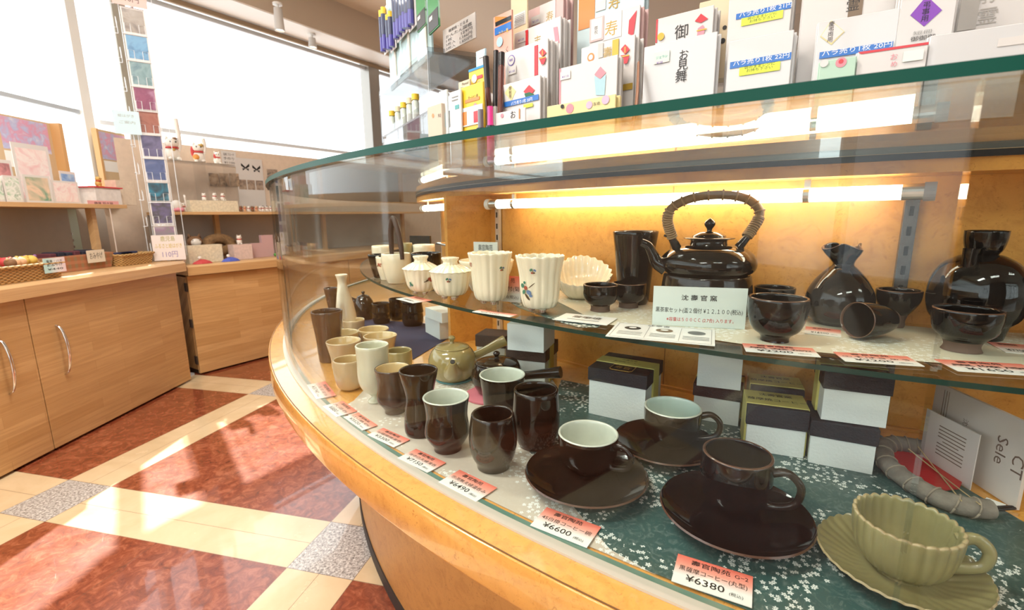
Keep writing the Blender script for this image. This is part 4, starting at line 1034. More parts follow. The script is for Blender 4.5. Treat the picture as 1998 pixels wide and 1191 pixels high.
for i in range(4, len(Q)-2, 5):
    t_ = Q[i+1]-Q[i-1]; t_ /= np.linalg.norm(t_); s1 = np.cross(t_, (0, 0, 1)); s1 /= np.linalg.norm(s1); s2 = np.cross(s1, t_)
    v, f = tubev([Q[i]+.0112*(math.cos(a)*s1+math.sin(a)*s2)+t_*.003*math.sin(a) for a in np.linspace(0, 2*PI, 13)], .0010, 6, 1); F += [tuple(len(V)+x for x in g) for g in f]; V += list(v)
mk('thread_wrap', V, F, M('thread', (.25, .21, .16), .8), hp, smooth=True)
for (p0, p1) in (((1808, 882), (1884, 906)), ((1930, 993), (1977, 991))):
    a, b = U(*p0, FLOORZ+.006)-B0, U(*p1, FLOORZ+.006)-B0; d_ = (b-a)/np.linalg.norm(b-a); sd2 = np.array([-d_[1], d_[0], 0])
    tube('black_pin', [a+sd2*.002, b-d_*.002+sd2*.002, b, b-d_*.002-sd2*.002, a-sd2*.002], .0014, BLACK, rg, n=8, sub=4)
RED = M('red_felt', (.42, .015, .02), .85, bump=.4, bs=200)
P = [U(x, y, FLOORZ+.0015) for x, y in ((1738, 884), (1770, 884), (1815, 893), (1840, 903), (1861, 915), (1872, 928), (1877, 942), (1872, 955), (1846, 958), (1821, 957), (1790, 946), (1767, 934), (1748, 912))]
n = len(P); V = [tuple(p) for p in P]+[(p[0], p[1], p[2]+.0022) for p in P]; o = mk('felt_pad', V, [tuple(range(n-1, -1, -1)), tuple(range(n, 2*n))]+[(i, (i+1) % n, n+(i+1) % n, n+i) for i in range(n)], RED); tagit(o, 'red felt pad lying inside the grey cloth hoop', 'pad')
tw = [[U(x, y, FLOORZ+zz) for x, y, zz in q] for q in (((1791, 872, .023), (1833, 925, .006), (1876, 978, .022)), ((1772, 876, .023), (1840, 930, .006), (1912, 985, .022)))]
t0 = tw[0][0].copy(); r = empty('twine', t0, 0, 'thin tan twine crossed over the red felt pad', 'twine')
for q in tw: tube('twine_strand', [p-t0 for p in q], .0007, M('twine_tan', (.42, .32, .17), .8), r, n=6, sub=4)
o, w, h, t = flat_card('paper_slip', (1925, 972), (1963, 986), (1930, 988), FLOORZ, PAPER, 'little white paper slip by the pin of the grey hoop', 'paper')
# dark tray and steel bar at the back of the far compartment
o, w, h, t = stand_card('lacquer_tray', (803, 512), (842, 514), 460, SHELFZ, M('lacquer_black', (.02, .022, .022), .2, coat=.5), 'black square tray leaning upright behind the cream cups', 'tray', t=.008)
P0, P1 = rpt(1.585, -160.5), rpt(1.585, -152); r = empty('door_pull', (*P0, .86), 0, 'steel bar pull on the back panel of the far compartment', 'handle')
d_ = P1-P0; ou = (CC-P0)/-np.linalg.norm(CC-P0)
tube('bar', [(*(-ou*.02), 0), (*(ou*.012), 0), (*(ou*.02+d_*.06), 0), (*(ou*.02+d_*.94), 0), (*(d_+ou*.012), 0), (*(d_-ou*.02), 0)], .0035, CHROME, r, n=12, sub=3)

# ================================================================== THE PINE COUNTERS ALONG THE WINDOWS
RZ1 = PI/2
GAP = M('gap_dark', (.06, .035, .02), .8)


def cabinet(label, loc, rz, length, h, doors, depth_=.48, z0=.012, group=None):
    """local x along the front, y away from the aisle. doors: [(x0, x1, handle x or None)]"""
    r = empty('cabinet', (*loc, 0), rz, label, 'cabinet', group)
    box('carcass', length, depth_-.02, h-z0-.03, PINE, (length/2, .02+(depth_-.02)/2, z0+.02), r)
    box('plinth', length-.02, depth_-.06, z0+.02, GAP, (length/2, .06+(depth_-.06)/2, 0), r)
    for x0, x1, hx_ in doors:
        d = box('door', x1-x0-.004, .02, h-z0-.004, PINE, ((x0+x1)/2, .01, z0), r, bev=.0012)
        if hx_ is not None:
            P = [(hx_, .002, .300), (hx_, -.018, .315), (hx_, -.030, .36), (hx_, -.034, .408), (hx_, -.030, .456), (hx_, -.018, .501), (hx_, .002, .516)]
            tube('handle', P, [.0045, .005, .006, .0065, .006, .005, .0045], CHROME, d, n=12, sub=5, flat=.7)
    return r


Y0 = .962
cabinet('pine cabinet with two doors and bowed chrome handles in front of the window', (-1.905, Y0), RZ1, 2.662-Y0, .648, [(0, 1.812-Y0, 1.690-Y0), (1.812-Y0, 2.662-Y0, 1.917-Y0)])
cabinet('pine cabinet farther down the aisle with plain doors', (-1.905, -.74), RZ1, 1.70, .648, [(0, .85, .73), (.85, 1.70, .96)])
c2 = cabinet('pine cabinet angled along the second window with black hinges on its door edge', C2, RZ2, 1.15, .615, [(0, 1.15, None)], depth_=.52)
for z_ in (.07, .30, .52):
    V, F, mi = join_parts([boxv(.004, .03, .05, (-.003, .022, z_)), boxv(.008, .008, .052, (-.004, .010, z_-.001))]); mk('hinge', V, F, M('hinge_black', (.03, .02, .015), .5), c2)
cabinet('pine cabinet with a plain door hidden behind the round showcase', W2(0, 1.155), RZ2, 1.15, .615, [(0, 1.15, 1.05)], depth_=.52)


def worktop(label, loc, rz, x0, x1, z0, z1, dep, over=.035):
    V = [(x, y, z) for x in (x0, x1) for y, z in ((-over, z0), (-over, z1-.012), (-over+.012, z1), (dep, z1), (dep, z0))]; n = 5
    o = mk('worktop', V, [tuple(range(n)), tuple(range(2*n-1, n-1, -1))]+[(i, (i+1) % n, n+(i+1) % n, n+i) for i in range(n)], PINE_TOP, None, (*loc, 0), rz); tagit(o, label, 'worktop')


worktop('long pale pine worktop over the cabinets with chrome handles', (-1.905, -.74), RZ1, 0, 3.44, .650, .708, .535)
worktop('pale pine worktop over the angled cabinet with black hinges', C2, RZ2, -.004, 2.32, .617, .676, .535)
WT1, WT2 = .709, .677
# shelf units standing on the worktops
r = empty('shelf_unit', (-2.12, -.70, WT1), RZ1, 'wooden shelf unit with a grey back in front of the window, loaded with cards', 'shelf unit')
box('shelf_board', 3.36, .30, .02, PINE_TOP, (1.68, .15, .295), r, bev=.001)
for x in (.4, 1.8, 3.19): box('upright', .026, .03, .295, PINE_TOP, (x, .06, 0), r)
_m0, _m1 = onplane(137, 440, (-2.405, 0), (-2.405, 1))[1]+.70, onplane(209, 440, (-2.405, 0), (-2.405, 1))[1]+.70
box('back_panel', _m0, .008, .295, GREYWALL, (_m0/2, .29, 0), r)
MIRROR_MINT = M('mirror_painted_mint', (.50, .62, .55), .15, coat=.4)  # mirror strip; its pale reflection is put into the mint colour
box('mirror_panel', _m1-_m0, .006, .295, MIRROR_MINT, ((_m0+_m1)/2, .29, 0), r); box('back_panel', 3.36-_m1, .008, .295, GREYWALL, ((3.36+_m1)/2, .29, 0), r)
for i in range(4): box('shelf_clip', .004, .004, .012, CHROME, (_m0, .284, .05+.035*i), r)
S1 = WT1+.3155
r = empty('shelf_unit', (*W2(.17, .02), WT2), RZ2, 'wooden shelf unit with a grey back on the angled worktop, loaded with figurines', 'shelf unit')
box('shelf_board', 2.2, .30, .018, PINE_TOP, (1.1, .15, .292), r, bev=.001)
for x in (.02, .36, 1.2, 2.1): box('upright', .028, .03, .292, PINE_TOP, (x, .20, 0), r)
box('back_panel', 2.2, .008, .292, GREYWALL, (1.1, .295, 0), r)
S2 = WT2+.3105
# ------------------------------------------------------------------ upright cards and papers placed on a vertical plane
PL1 = lambda x: ((x, 0.), (x, 1.))
PL2 = lambda off: (W2(off, 0), W2(off, 1))


def upright(name, label, cat, BL, BR, TL, plane, mat, t=.003, group=None, zbase=None, parent=None, lean=0):
    a, b = onplane(*BL, *plane), onplane(*BR, *plane); z0 = min(a[2], b[2]) if zbase is None else zbase; z1 = onplane(*TL, *plane)[2]
    w = np.linalg.norm(b[:2]-a[:2]); rot = math.atan2(b[1]-a[1], b[0]-a[0])
    o = box(name, w, t, max(z1-z0, .01), mat, (0, 0, 0), None, (*((a+b)[:2]/2), z0), rot); tagit(o, label, cat, group)
    return o, w, z1-z0, t


def patch(o, x0, x1, z0, z1, mat, t=.003, name='print'):
    return box(name, x1-x0, .0006, z1-z0, mat, ((x0+x1)/2, -t/2-.0003, z0), o)


FLW = picture('floral_print', [(.55, .50, .62), (.62, .30, .42), (.42, .45, .65), (.70, .66, .70)], 22)
KRAFT = M('kraft_board', (.55, .40, .24), .6)
SIDEW = M('pine_side', (.55, .31, .12), .5)
o, w, h, t = upright('display_board', 'tan display board with a floral picture at the end of the card shelf', 'display board', (-60, 352), (118, 372), (-60, 210), PL1(-2.40), KRAFT, t=.012, zbase=S1)
patch(o, -w*.10, w*.46, h*.62, h*.98, FLW, t); patch(o, -w*.10, w*.1, h*.42, h*.60, PAPER, t); patch(o, w*.12, w*.42, h*.42, h*.60, PAPER, t); box('side_board', .02, .06, h, SIDEW, (w/2+.01, -.024, 0), o)
o, w, h, t = upright('display_board', 'tan framed display board with a floral picture by the postcard stand', 'display board', (208, 392), (262, 396), (186, 251), PL1(-2.42), KRAFT, t=.012, zbase=S1)
patch(o, -w*.44, w*.48, h*.62, h*.97, FLW, t); patch(o, -w*.40, w*.05, h*.46, h*.60, PAPER, t)
for s_ in (-1,): box('side_board', .014, .03, h, SIDEW, (-w/2-.007, -.005, 0), o)
PIC = [picture('card_green', [(.05, .22, .08), (.75, .75, .70), (.08, .35, .12)], 30, seed=1), picture('card_pink', [(.75, .45, .45), (.80, .72, .68), (.70, .35, .38)], 16, seed=2), picture('card_art', [(.10, .28, .16), (.75, .55, .40), (.12, .30, .20), (.62, .70, .66)], 9, seed=3), picture('card_blue', [(.10, .22, .50), (.35, .52, .70), (.60, .60, .40)], 12, seed=4),
       picture('card_black', [(.04, .04, .05), (.6, .25, .25), (.75, .7, .68)], 14, seed=5), picture('card_pale', [(.75, .72, .66), (.80, .76, .70), (.65, .58, .50)], 20, seed=6)]
WCARD = M('card_white', (.64, .61, .58), .4, coat=.2)
cards = [((-40, 392), (14, 393), (-40, 340), 0, -2.17, 'green patterned card at the near end of the card shelf'), ((14, 393), (46, 394), (8, 342), 0, -2.16, 'green and white patterned card leaning beside its twin on the shelf'),
         ((-30, 345), (26, 345), (-30, 308), 4, -2.22, 'black and red picture card behind the green cards'), ((34, 352), (104, 352), (18, 276), 1, -2.26, 'tall pink and white picture card behind the green art card'),
         ((52, 390), (103, 388), (42, 340), 2, -2.17, 'green art card with a peach figure on the card shelf'), ((104, 388), (156, 386), (92, 351), 1, -2.18, 'pale pink landscape card on the shelf beside the art card'),
         ((118, 354), (148, 353), (113, 333), 3, -2.25, 'small blue landscape card behind the pink card')]
for BL, BR, TL, k_, x_, lab in cards:
    o, w, h, t = upright('greeting_card', lab, 'card', BL, BR, TL, PL1(x_), WCARD, zbase=S1); patch(o, -w*.42, w*.42, h*.08, h*.92, PIC[k_], t)
o, w, h, t = upright('gift_box', 'white printed box carrying a golden cat on a red cushion', 'box', (172, 393), (222, 393), (168, 366), PL1(-2.17), M('printed_box', (.66, .62, .58), .5, var=.1, vs=40), t=.09, zbase=S1)
zt = S1+h; bx_ = o.location
V, F, mi = join_parts([boxv(w*1.15, .10, .006, (0, 0, .0))]); cu = mk('cushion', V, F, M('cushion_red', (.55, .03, .04), .7), None, (bx_.x, bx_.y, zt+.0004), o.rotation_euler.z); tagit(cu, 'flat red cushion on the white printed box', 'cushion')


def ell(c, r, n=14):
    V, F, mi = lathev([(0, -1, 0)]+[(math.cos(a), math.sin(a), 0) for a in np.linspace(-1.3, 1.3, 9)]+[(0, 1, 0)], n); return [(c[0]+x*r[0], c[1]+y*r[1], c[2]+z*r[2]) for x, y, z in V], F


def figure(name, label, P, h, rz, body, extras=(), cat='figurine', group=None, arm=0, seed=0):
    """small seated animal figurine, one body with ears, paws and collar"""
    parts = [ell((0, 0, h*.28), (h*.26, h*.22, h*.29)), ell((0, -h*.05, h*.68), (h*.24, h*.21, h*.21)), ell((-h*.14, -h*.2, h*.07), (h*.09, h*.11, h*.07)), ell((h*.14, -h*.2, h*.07), (h*.09, h*.11, h*.07))]
    for sx in (-1, 1): parts.append(([(sx*h*.05, -h*.05, h*.82), (sx*h*.22, -h*.05, h*.78), (sx*h*.17, -h*.05, h*1.0), (sx*h*.14, -h*.01, h*.8)], [(0, 1, 2), (0, 2, 3), (1, 3, 2), (0, 3, 1)]))
    if arm:
        v, f = tubev([(h*.2, -h*.05, h*.4), (h*.29, -h*.06, h*.75), (h*.24, -h*.08, h*(.9+arm))], [h*.08, h*.075, h*.09], 10, 3); parts.append((v, f))
    V, F, mi = join_parts(parts); o = mk(name, V, F, body, None, P, rz, smooth=True); tagit(o, label, cat, group)
    V, F = tubev([(h*.2*math.cos(a), -h*.04+h*.18*math.sin(a), h*.5) for a in np.linspace(0, 2*PI, 15)], h*.035, 8, 1); mk('collar', V, F, M('collar_red', (.5, .03, .03), .5), o, smooth=True)
    v, f = [], []
    for sx in (-1, 1):
        a, b = ell((sx*h*.09, -h*.25, h*.72), (h*.03, h*.02, h*.035), 8); f += [tuple(len(v)+i for i in q) for q in b]; v += a
    mk('eye_print', v, f, BLACK, o, smooth=True)
    for m, c, r_ in extras:
        a, b = ell(tuple(x*h for x in c), tuple(x*h for x in r_), 12); mk('colour_spot', a, b, m, o, smooth=True)
    return o


PORC = M('porcelain_white', (.74, .68, .60), .3, coat=.4); GOLDC = M('gold_paint', (.50, .32, .08), .4); ORANGE = M('orange_paint', (.62, .26, .05), .4); BRN = M('toy_brown', (.20, .10, .045), .8); TOYRED = M('toy_red', (.50, .05, .05), .7); TOYPUR = M('toy_purple', (.22, .10, .25), .7); TOYYEL = M('toy_yellow', (.60, .40, .08), .7); TOYSKIN = M('toy_skin', (.62, .36, .20), .7); TOYBLUE = M('toy_blue', (.07, .10, .42), .7)
figure('lucky_cat', 'small gold lucky cat lying on the red cushion', (bx_.x, bx_.y, zt+.0068), .06, RZ1, GOLDC, arm=.0)
upright('gift_box', 'small kraft box with a white printed front on the shelf end', 'box', (222, 400), (258, 401), (222, 352), PL1(-2.18), M('kraft_pale', (.60, .48, .36), .6, var=.1, vs=50), t=.06, zbase=S1)
o, w, h, t = upright('price_strip', 'pink paper strip stuck to the shelf edge under the white box', 'price strip', (172, 402), (232, 401), (170, 391), PL1(-2.1235), M('pink_strip', (.72, .36, .34), .6), t=.001)
text(o, '\u85a9\u6469 \u62db\u304d\u732b', h*.5, 0, -t/2-.0003, h*.5, INK, True, width=w*.6)
# ------------------------------------------------------------------ baskets on the long worktop
def wicker(name, col, sx=150):
    m, N, L, o_ = newmat(name); t = N.new('ShaderNodeTexCoord'); mp = N.new('ShaderNodeMapping'); mp.inputs['Scale'].default_value = (1, 1, 1); L.new(t.outputs['Object'], mp.inputs[0])
    sp = N.new('ShaderNodeSeparateXYZ'); L.new(mp.outputs[0], sp.inputs[0]); xy = math_node(N, L, 'ADD', sp.outputs[0], sp.outputs[1])
    a = math_node(N, L, 'SINE', math_node(N, L, 'MULTIPLY', xy, 260)); b = math_node(N, L, 'SINE', math_node(N, L, 'MULTIPLY', sp.outputs[2], 500)); f = math_node(N, L, 'MULTIPLY', a, b)
    c = ramp(N, L, math_node(N, L, 'MULTIPLY_ADD', f, .5, .5), [(.2, tuple(x*.45 for x in col)), (.7, col)]); principled(N, L, o_, c, .6, bump=f, bstr=.6, bdist=.003); return m


def plaid(name):
    m, N, L, o_ = newmat(name); t = N.new('ShaderNodeTexCoord'); sp = N.new('ShaderNodeSeparateXYZ'); L.new(t.outputs['Object'], sp.inputs[0]); xy = math_node(N, L, 'ADD', sp.outputs[0], sp.outputs[1])
    a = math_node(N, L, 'GREATER_THAN', math_node(N, L, 'SINE', math_node(N, L, 'MULTIPLY', xy, 190)), .2); b = math_node(N, L, 'GREATER_THAN', math_node(N, L, 'SINE', math_node(N, L, 'MULTIPLY', sp.outputs[2], 190)), .2)
    c = mixc(N, L, math_node(N, L, 'MULTIPLY', a, .6), (.36, .15, .07), (.25, .22, .12)); c = mixc(N, L, math_node(N, L, 'MULTIPLY', b, .55), c, (.52, .22, .12)); principled(N, L, o_, c, .8); return m


WICK = wicker('wicker_tan', (.52, .29, .10)); WICK2 = wicker('wicker_honey', (.60, .36, .13)); PLAID = plaid('plaid_cloth')


def basket(name, label, x0, x1, y0, y1, z, h, mat, rim=None, flare=.012, cat='basket'):
    """open box between y0..y1 along the aisle, x0 front, x1 back"""
    o_ = ((x0+x1)/2, (y0+y1)/2, z); a, b = abs(x1-x0)/2, (y1-y0)/2; V = []; t = .006
    for (dx, dz, ins) in ((-flare, 0, 0), (0, h, 0), (0, h, t), (-flare, t, t)):
        for sx, sy in ((-1, -1), (1, -1), (1, 1), (-1, 1)): V.append((sx*(a+dx-ins), sy*(b+dx-ins), dz))
    F = [(3, 2, 1, 0), (12, 13, 14, 15)]
    for k in range(3):
        for i in range(4): F.append((4*k+i, 4*k+(i+1) % 4, 4*k+4+(i+1) % 4, 4*k+4+i))
    o = mk(name, V, F, mat, None, o_); tagit(o, label, cat)
    if rim:
        P = [(-a, -b, h), (a, -b, h), (a, b, h), (-a, b, h), (-a, -b, h)]; v, f = tubev(P, .006, 8, 1); mk('rim', v, f, rim, o)
    return o


yb = lambda px, py, x: onplane(px, py, *PL1(x))[1]
bk = basket('wicker_basket', 'long tan wicker basket of plush toys at the edge of the worktop', -1.90, -2.02, yb(-120, 562, -1.90), yb(128, 530, -1.90), WT1, .062, WICK, WICK2)
fb = basket('plaid_box', 'open plaid fabric box full of dark pouches', -2.03, -2.16, yb(80, 528, -2.03), yb(226, 518, -2.03), WT1, .075, PLAID, cat='box')
wb = basket('wicker_basket', 'small honey wicker basket near the end of the long worktop', -1.985, -2.14, yb(231, 518, -1.985)+.035, yb(303, 512, -1.985), WT1, .055, WICK2, WICK2)
CARDT = gradient_card('teal_pink_card', [(.2, (.45, .66, .62)), (.6, (.72, .70, .68)), (1, (.74, .58, .60))], 0)
def note(name, label, BL, BR, TL, plane, mat, lines, cat='price card', ink=INK):
    o, w, h, t = upright(name, label, cat, BL, BR, TL, plane, mat, t=.0012)
    n = len(lines)
    for i, tx in enumerate(lines): text(o, tx, h*.8/n*.75, 0, -t/2-.0003, h*(.9-.8*(i+.5)/n), ink, True, width=w*.72)
    return o


note('price_card', 'pale teal and pink handwritten card hung on the plush toy basket', (88, 534), (130, 529), (86, 505), PL1(-1.896), CARDT, ['\u96fb\u8eca\u30fb\u30d0\u30b9', '\u304a\u307f\u3084\u3052', '\u00a5440'])
note('price_card', 'cream handwritten note hung on the plaid fabric box', (172, 514), (206, 508), (162, 490), PL1(-2.024), M('cream_note', (.66, .58, .46), .6), ['\u304a\u307f\u3084\u3052'])


def plush(label, P, h, rz, c1, c2, tilt=0):
    r = empty('plush_toy', P, rz, label, 'plush toy', None); r.rotation_euler = (tilt, 0, rz)
    V, F = ell((0, 0, h*.32), (h*.26, h*.22, h*.32)); mk('body', V, F, c1, r, smooth=True)
    V, F = ell((0, -h*.03, h*.78), (h*.24, h*.22, h*.22)); hd_ = mk('head', V, F, c2, r, smooth=True)
    v, f = [], []
    for sx in (-1, 1):
        a, b = ell((sx*h*.17, 0, h*.94), (h*.08, h*.05, h*.08), 10); f += [tuple(len(v)+i for i in q) for q in b]; v += a
    mk('ear', v, f, c1, hd_, smooth=True)


toys = [((8, 500), TOYRED, TOYRED, 'red plush toy at the near end of the wicker basket'), ((22, 488), BRN, TOYSKIN, 'brown plush toy with a tan face leaning in the wicker basket'), ((40, 492), TOYYEL, TOYYEL, 'round yellow plush toy in the middle of the wicker basket'), ((36, 503), ORANGE, TOYSKIN, 'orange plush toy lying low in the wicker basket'), ((58, 500), TOYPUR, TOYYEL, 'purple plush toy with a yellow head at the far end of the wicker basket'), ((12, 480), TOYSKIN, BRN, 'tan plush toy with a dark brown head at the back of the basket')]
for i, (pp, c1, c2, lab) in enumerate(toys):
    x_ = -1.96+(.02 if i % 2 else -.025); P = onplane(*pp, *PL1(x_)); P[2] = WT1+.008; plush(lab, P, .088, RZ1+(.5 if i % 2 else -.4), c1, c2)
for i in range(6):
    y_ = fb.location.y-.10+.040*i; o = box('pouch', .08, .030, .082+.004*(i % 2), M('pouch_dark', (.02, .02, .035), .7) if i % 3 else M('pouch_wine', (.12, .03, .04), .7), (0, 0, 0), None, (fb.location.x, y_, WT1+.0065), .0, bev=.004)
    tagit(o, 'dark fabric pouch filed upright in the plaid box', 'pouch', 'pouches filed in the plaid fabric box')
for i in range(3):
    o = box('cloth_strap', .03, .08, .06, M('navy_strap', (.025, .03, .08), .8), (0, 0, 0), None, (wb.location.x, wb.location.y-.035+.035*i, WT1+.0065), 0, bev=.004); tagit(o, 'folded navy cloth piece in the small honey basket', 'cloth', 'navy cloth pieces in the honey basket')
# ------------------------------------------------------------------ postcard stand
SX, SY = -2.0, 2.752
psx = 999+FPX*((np.array([SX, SY, .8])-CAM)@XR)/((np.array([SX, SY, .8])-CAM)@FW)
WIRE = M('white_wire', (.72, .74, .76), .3, coat=.4)
st = empty('postcard_stand', (SX, SY, 0), 0, 'tall white wire spinner stand of postcards where the two counters meet', 'postcard stand')
V, F, mi = lathev([(0, 0, 0), (.045, 0, 0), (.045, .006, 0), (.012, .012, 0), (.008, .02, 0), (.008, 2.33, 0), (0, 2.33, 0)], 24); o = mk('pole', V, F, WIRE, st, smooth=True); autosmooth(o)
FACE = math.atan2(SY, SX)-PI/2                                   # local -y looks at the viewer
fdir = np.array([-SX, -SY])/math.hypot(SX, SY); sdir = np.array([-fdir[1], fdir[0]])
cardpx = [(37, 86), (85, 134), (133, 181), (180, 226), (223, 269), (268, 313), (312, 357), (357, 396), (393, 439), (440, 478)]
pal = [[(.20, .14, .10), (.42, .36, .30), (.12, .08, .08)], [(.08, .25, .50), (.20, .45, .70), (.03, .12, .30)], [(.06, .16, .22), (.30, .45, .48), (.10, .22, .22)], [(.45, .14, .24), (.30, .08, .16), (.55, .30, .45)], [(.35, .10, .07), (.45, .18, .13), (.24, .06, .05)], [(.10, .08, .18), (.18, .15, .28), (.05, .04, .10)], [(.03, .04, .12), (.10, .13, .30), (.30, .28, .38)], [(.02, .30, .45), (.02, .03, .04), (.10, .42, .55)], [(.20, .14, .34), (.08, .06, .06), (.35, .22, .50)], [(.25, .30, .20), (.35, .20, .30), (.60, .58, .55)]]
what = ['sepia arch picture, topmost of the postcard column', 'bright blue picture, second from the top of the stand', 'teal waterfall picture, third from the top of the stand', 'rose pink sunset picture, fourth from the top of the stand', 'brick red picture in the middle of the stand', 'dark violet picture below the brick red one', 'dark blue night picture, fourth from the bottom of the stand', 'turquoise and black picture, third from the bottom of the stand', 'violet dusk picture just above the lowest postcard', 'pale garden picture, lowest behind the price sign']
for i, (ya, yb2) in enumerate(cardpx):
    z0 = Zat(psx+2, yb2-1, SX, SY); z1 = Zat(psx+2, ya, SX, SY); hh = z1-z0
    base = np.array([SX, SY])+fdir*.065
    pk = empty('wire_pocket', (*(fdir*.062), z0-.004), FACE); pk.parent = st
    P = [(-.055, .004, .0), (-.055, -.016, .0), (.055, -.016, 0), (.055, .004, 0)]; v, f = tubev(P, .0016, 6, 1); mk('pocket_wire', v, f, WIRE, pk)
    for sx in (-.03, .03):
        v, f = tubev([(sx-.012, -.016, 0), (sx-.012, -.016, .05), (sx+.012, -.016, .05), (sx+.012, -.016, 0)], .0015, 6, 1); mk('pocket_wire', v, f, WIRE, pk)
    v, f = tubev([(0, .004, .0), (0, .058, .0)], .0018, 6, 1); mk('pocket_wire', v, f, WIRE, pk)
    for kk in range(3):
        o = box('postcard', .10, .0008, hh, WCARD, (0, 0, 0), None, (*(base+fdir*(.006-.004*kk)), z0), FACE)
        if kk == 0:
            tagit(o, 'postcard with a '+what[i], 'postcard'); box('print', .088, .0005, hh*.88, picture('postcard_art%d' % i, [tuple(v*.72 for v in c) for c in pal[i]], 11, seed=i+7), (0, -.0007, hh*.06), o)
        else: tagit(o, 'white postcard filed behind the front card of a wire pocket', 'postcard', 'postcards filed behind the front cards')
for q in (-1, 1):
    v, f = tubev([(*(sdir*.055*q+fdir*.05), .73), (*(sdir*.055*q+fdir*.05), 2.31)], .0018, 6, 1); mk('upright_wire', v, f, WIRE, st)
    v, f = tubev([(*(sdir*.09*q-fdir*.02), .73), (*(sdir*.09*q-fdir*.02), 2.31)], .0018, 6, 1); mk('upright_wire', v, f, WIRE, st)
for i in range(11):
    z_ = .76+i*.145; c_ = sdir*-.075+fdir*.02; v, f = tubev([(*(c_-fdir*.06), z_), (*(c_+sdir*-.018-fdir*.06), z_+.0), (*(c_+sdir*-.018+fdir*.04), z_), (*(c_+fdir*.04), z_), (*(c_+fdir*.04), z_+.05), (*(c_-fdir*.06), z_+.05), (*(c_-fdir*.06), z_)], .0016, 6, 1); mk('side_pocket', v, f, WIRE, st)


def standsign(label, x0, x1, ya, yb2, off, mat, lines, rot=0):
    z0 = Zat(psx, yb2, SX, SY); z1 = Zat(psx, ya, SX, SY); d = depth((SX, SY, z0)); wv = (x1-x0)*d/FPX*hcos((SX, SY)); cx = ((x0+x1)/2-(psx+(z0-.8)*-60))*d/FPX*hcos((SX, SY))
    o = box('sign_card', wv, .0012, z1-z0, mat, (0, 0, 0), None, (*(np.array([SX, SY])+fdir*off-sdir*0+np.array([math.cos(FACE), math.sin(FACE)])*cx), z0), FACE); tagit(o, label, 'sign')
    for tx, hh, zz, ink, ww in lines: text(o, tx, (z1-z0)*hh, 0, -.0009, (z1-z0)*zz, ink, True, width=wv*ww)
    return o


YEL = M('yellow_print', (.55, .42, .02), .5)
standsign('pink price sign at the very top of the postcard stand', 216, 282, -8, 36, .085, M('pink_sign', (.70, .48, .44), .6), [('\u9e7f\u5150\u5cf6', .22, .86, YEL, .5), ('110\u5186', .30, .28, INK, .5)])
standsign('pale blue card clipped to the side of the postcard stand', 226, 274, 230, 272, .10, M('blue_sign', (.50, .66, .70), .6), [('\u7d75\u306f\u304c\u304d', .14, .78, MATS['print_grey'], .6), ('\u3054\u6848\u5185', .14, .5, MATS['print_grey'], .6)])
standsign('white and pink price sign at the foot of the postcard stand', 303, 364, 458, 506, .09, M('pinkwhite_sign', (.74, .66, .62), .6), [('\u9e7f\u5150\u5cf6', .22, .84, M('olive_print', (.30, .30, .03), .5), .45), ('\u3075\u308b\u3055\u3068\u7d75\u306f\u304c\u304d', .2, .56, YEL, .85), ('110\u5186', .28, .22, M('violet_print', (.25, .2, .4), .5), .48)])
# ------------------------------------------------------------------ figurines and goods on the angled counter
def on2(px, py, off, z): P = onplane(px, py, *PL2(off)); P[2] = z; return P


x0 = onplane(342, 407, *PL2(.30)); x1 = onplane(468, 410, *PL2(.30)); ztop = onplane(400, 318, *PL2(.30))[2]
wv = np.linalg.norm(x1[:2]-x0[:2]); r = empty('acrylic_case', (*x0[:2], S2), RZ2, 'clear acrylic display case with figurines standing on it', 'display case'); hcase = ztop-S2
for nm, a in (('side', boxv(.003, .16, hcase, (0, .08, 0))), ('side', boxv(.003, .16, hcase, (wv, .08, 0))), ('top', boxv(wv, .16, .003, (wv/2, .08, hcase))), ('front', boxv(wv, .003, hcase, (wv/2, 0, 0))), ('side', boxv(.003, .16, hcase, (wv*.52, .08, 0)))): mk(nm, a[0], a[1], ACRYLIC, r)
zc = S2+hcase+.004
for i in range(2):
    P = on2(358+70*i, 315, .36, zc-.0006); o = box('paper_sheet', .16, .11, .0006, PAPER, (0, 0, 0), None, P, RZ2); tagit(o, ('white paper sheet under the large waving cat on the acrylic case', 'white paper sheet under the small cats on the acrylic case')[i], 'paper')
figure('lucky_cat', 'tall white lucky cat with one long raised arm on the acrylic case', on2(338, 310, .36, zc), .155, RZ2-.1, PORC, [(GOLDC, (0, -.2, .42), (.06, .04, .06)), (BRN, (.1, -.1, .86), (.1, .1, .06))], arm=.75)
figure('cat_figurine', 'white and orange cat figurine in the middle of the acrylic case top', on2(389, 312, .36, zc), .135, RZ2-.3, PORC, [(ORANGE, (-.12, -.12, .25), (.16, .14, .14)), (GOLDC, (.1, -.15, .8), (.12, .1, .1)), (TOYRED, (-.24, 0, .5), (.08, .1, .25))], arm=.25)
figure('cat_figurine', 'small white cat figurine with a red ribbon at the end of the acrylic case', on2(424, 316, .36, zc), .085, RZ2-.2, PORC, [(TOYRED, (-.15, -.1, .6), (.1, .12, .2))])
o, w, h, t = upright('figure_stand', 'low cream speckled platform on the figurine shelf', 'stand', (368, 408), (461, 409), (368, 391), PL2(.24), M('cream_speckle', (.66, .58, .42), .7, var=.15, vs=90), t=.06, zbase=S2)
zp = S2+h+.0005; P0 = np.array(o.location)
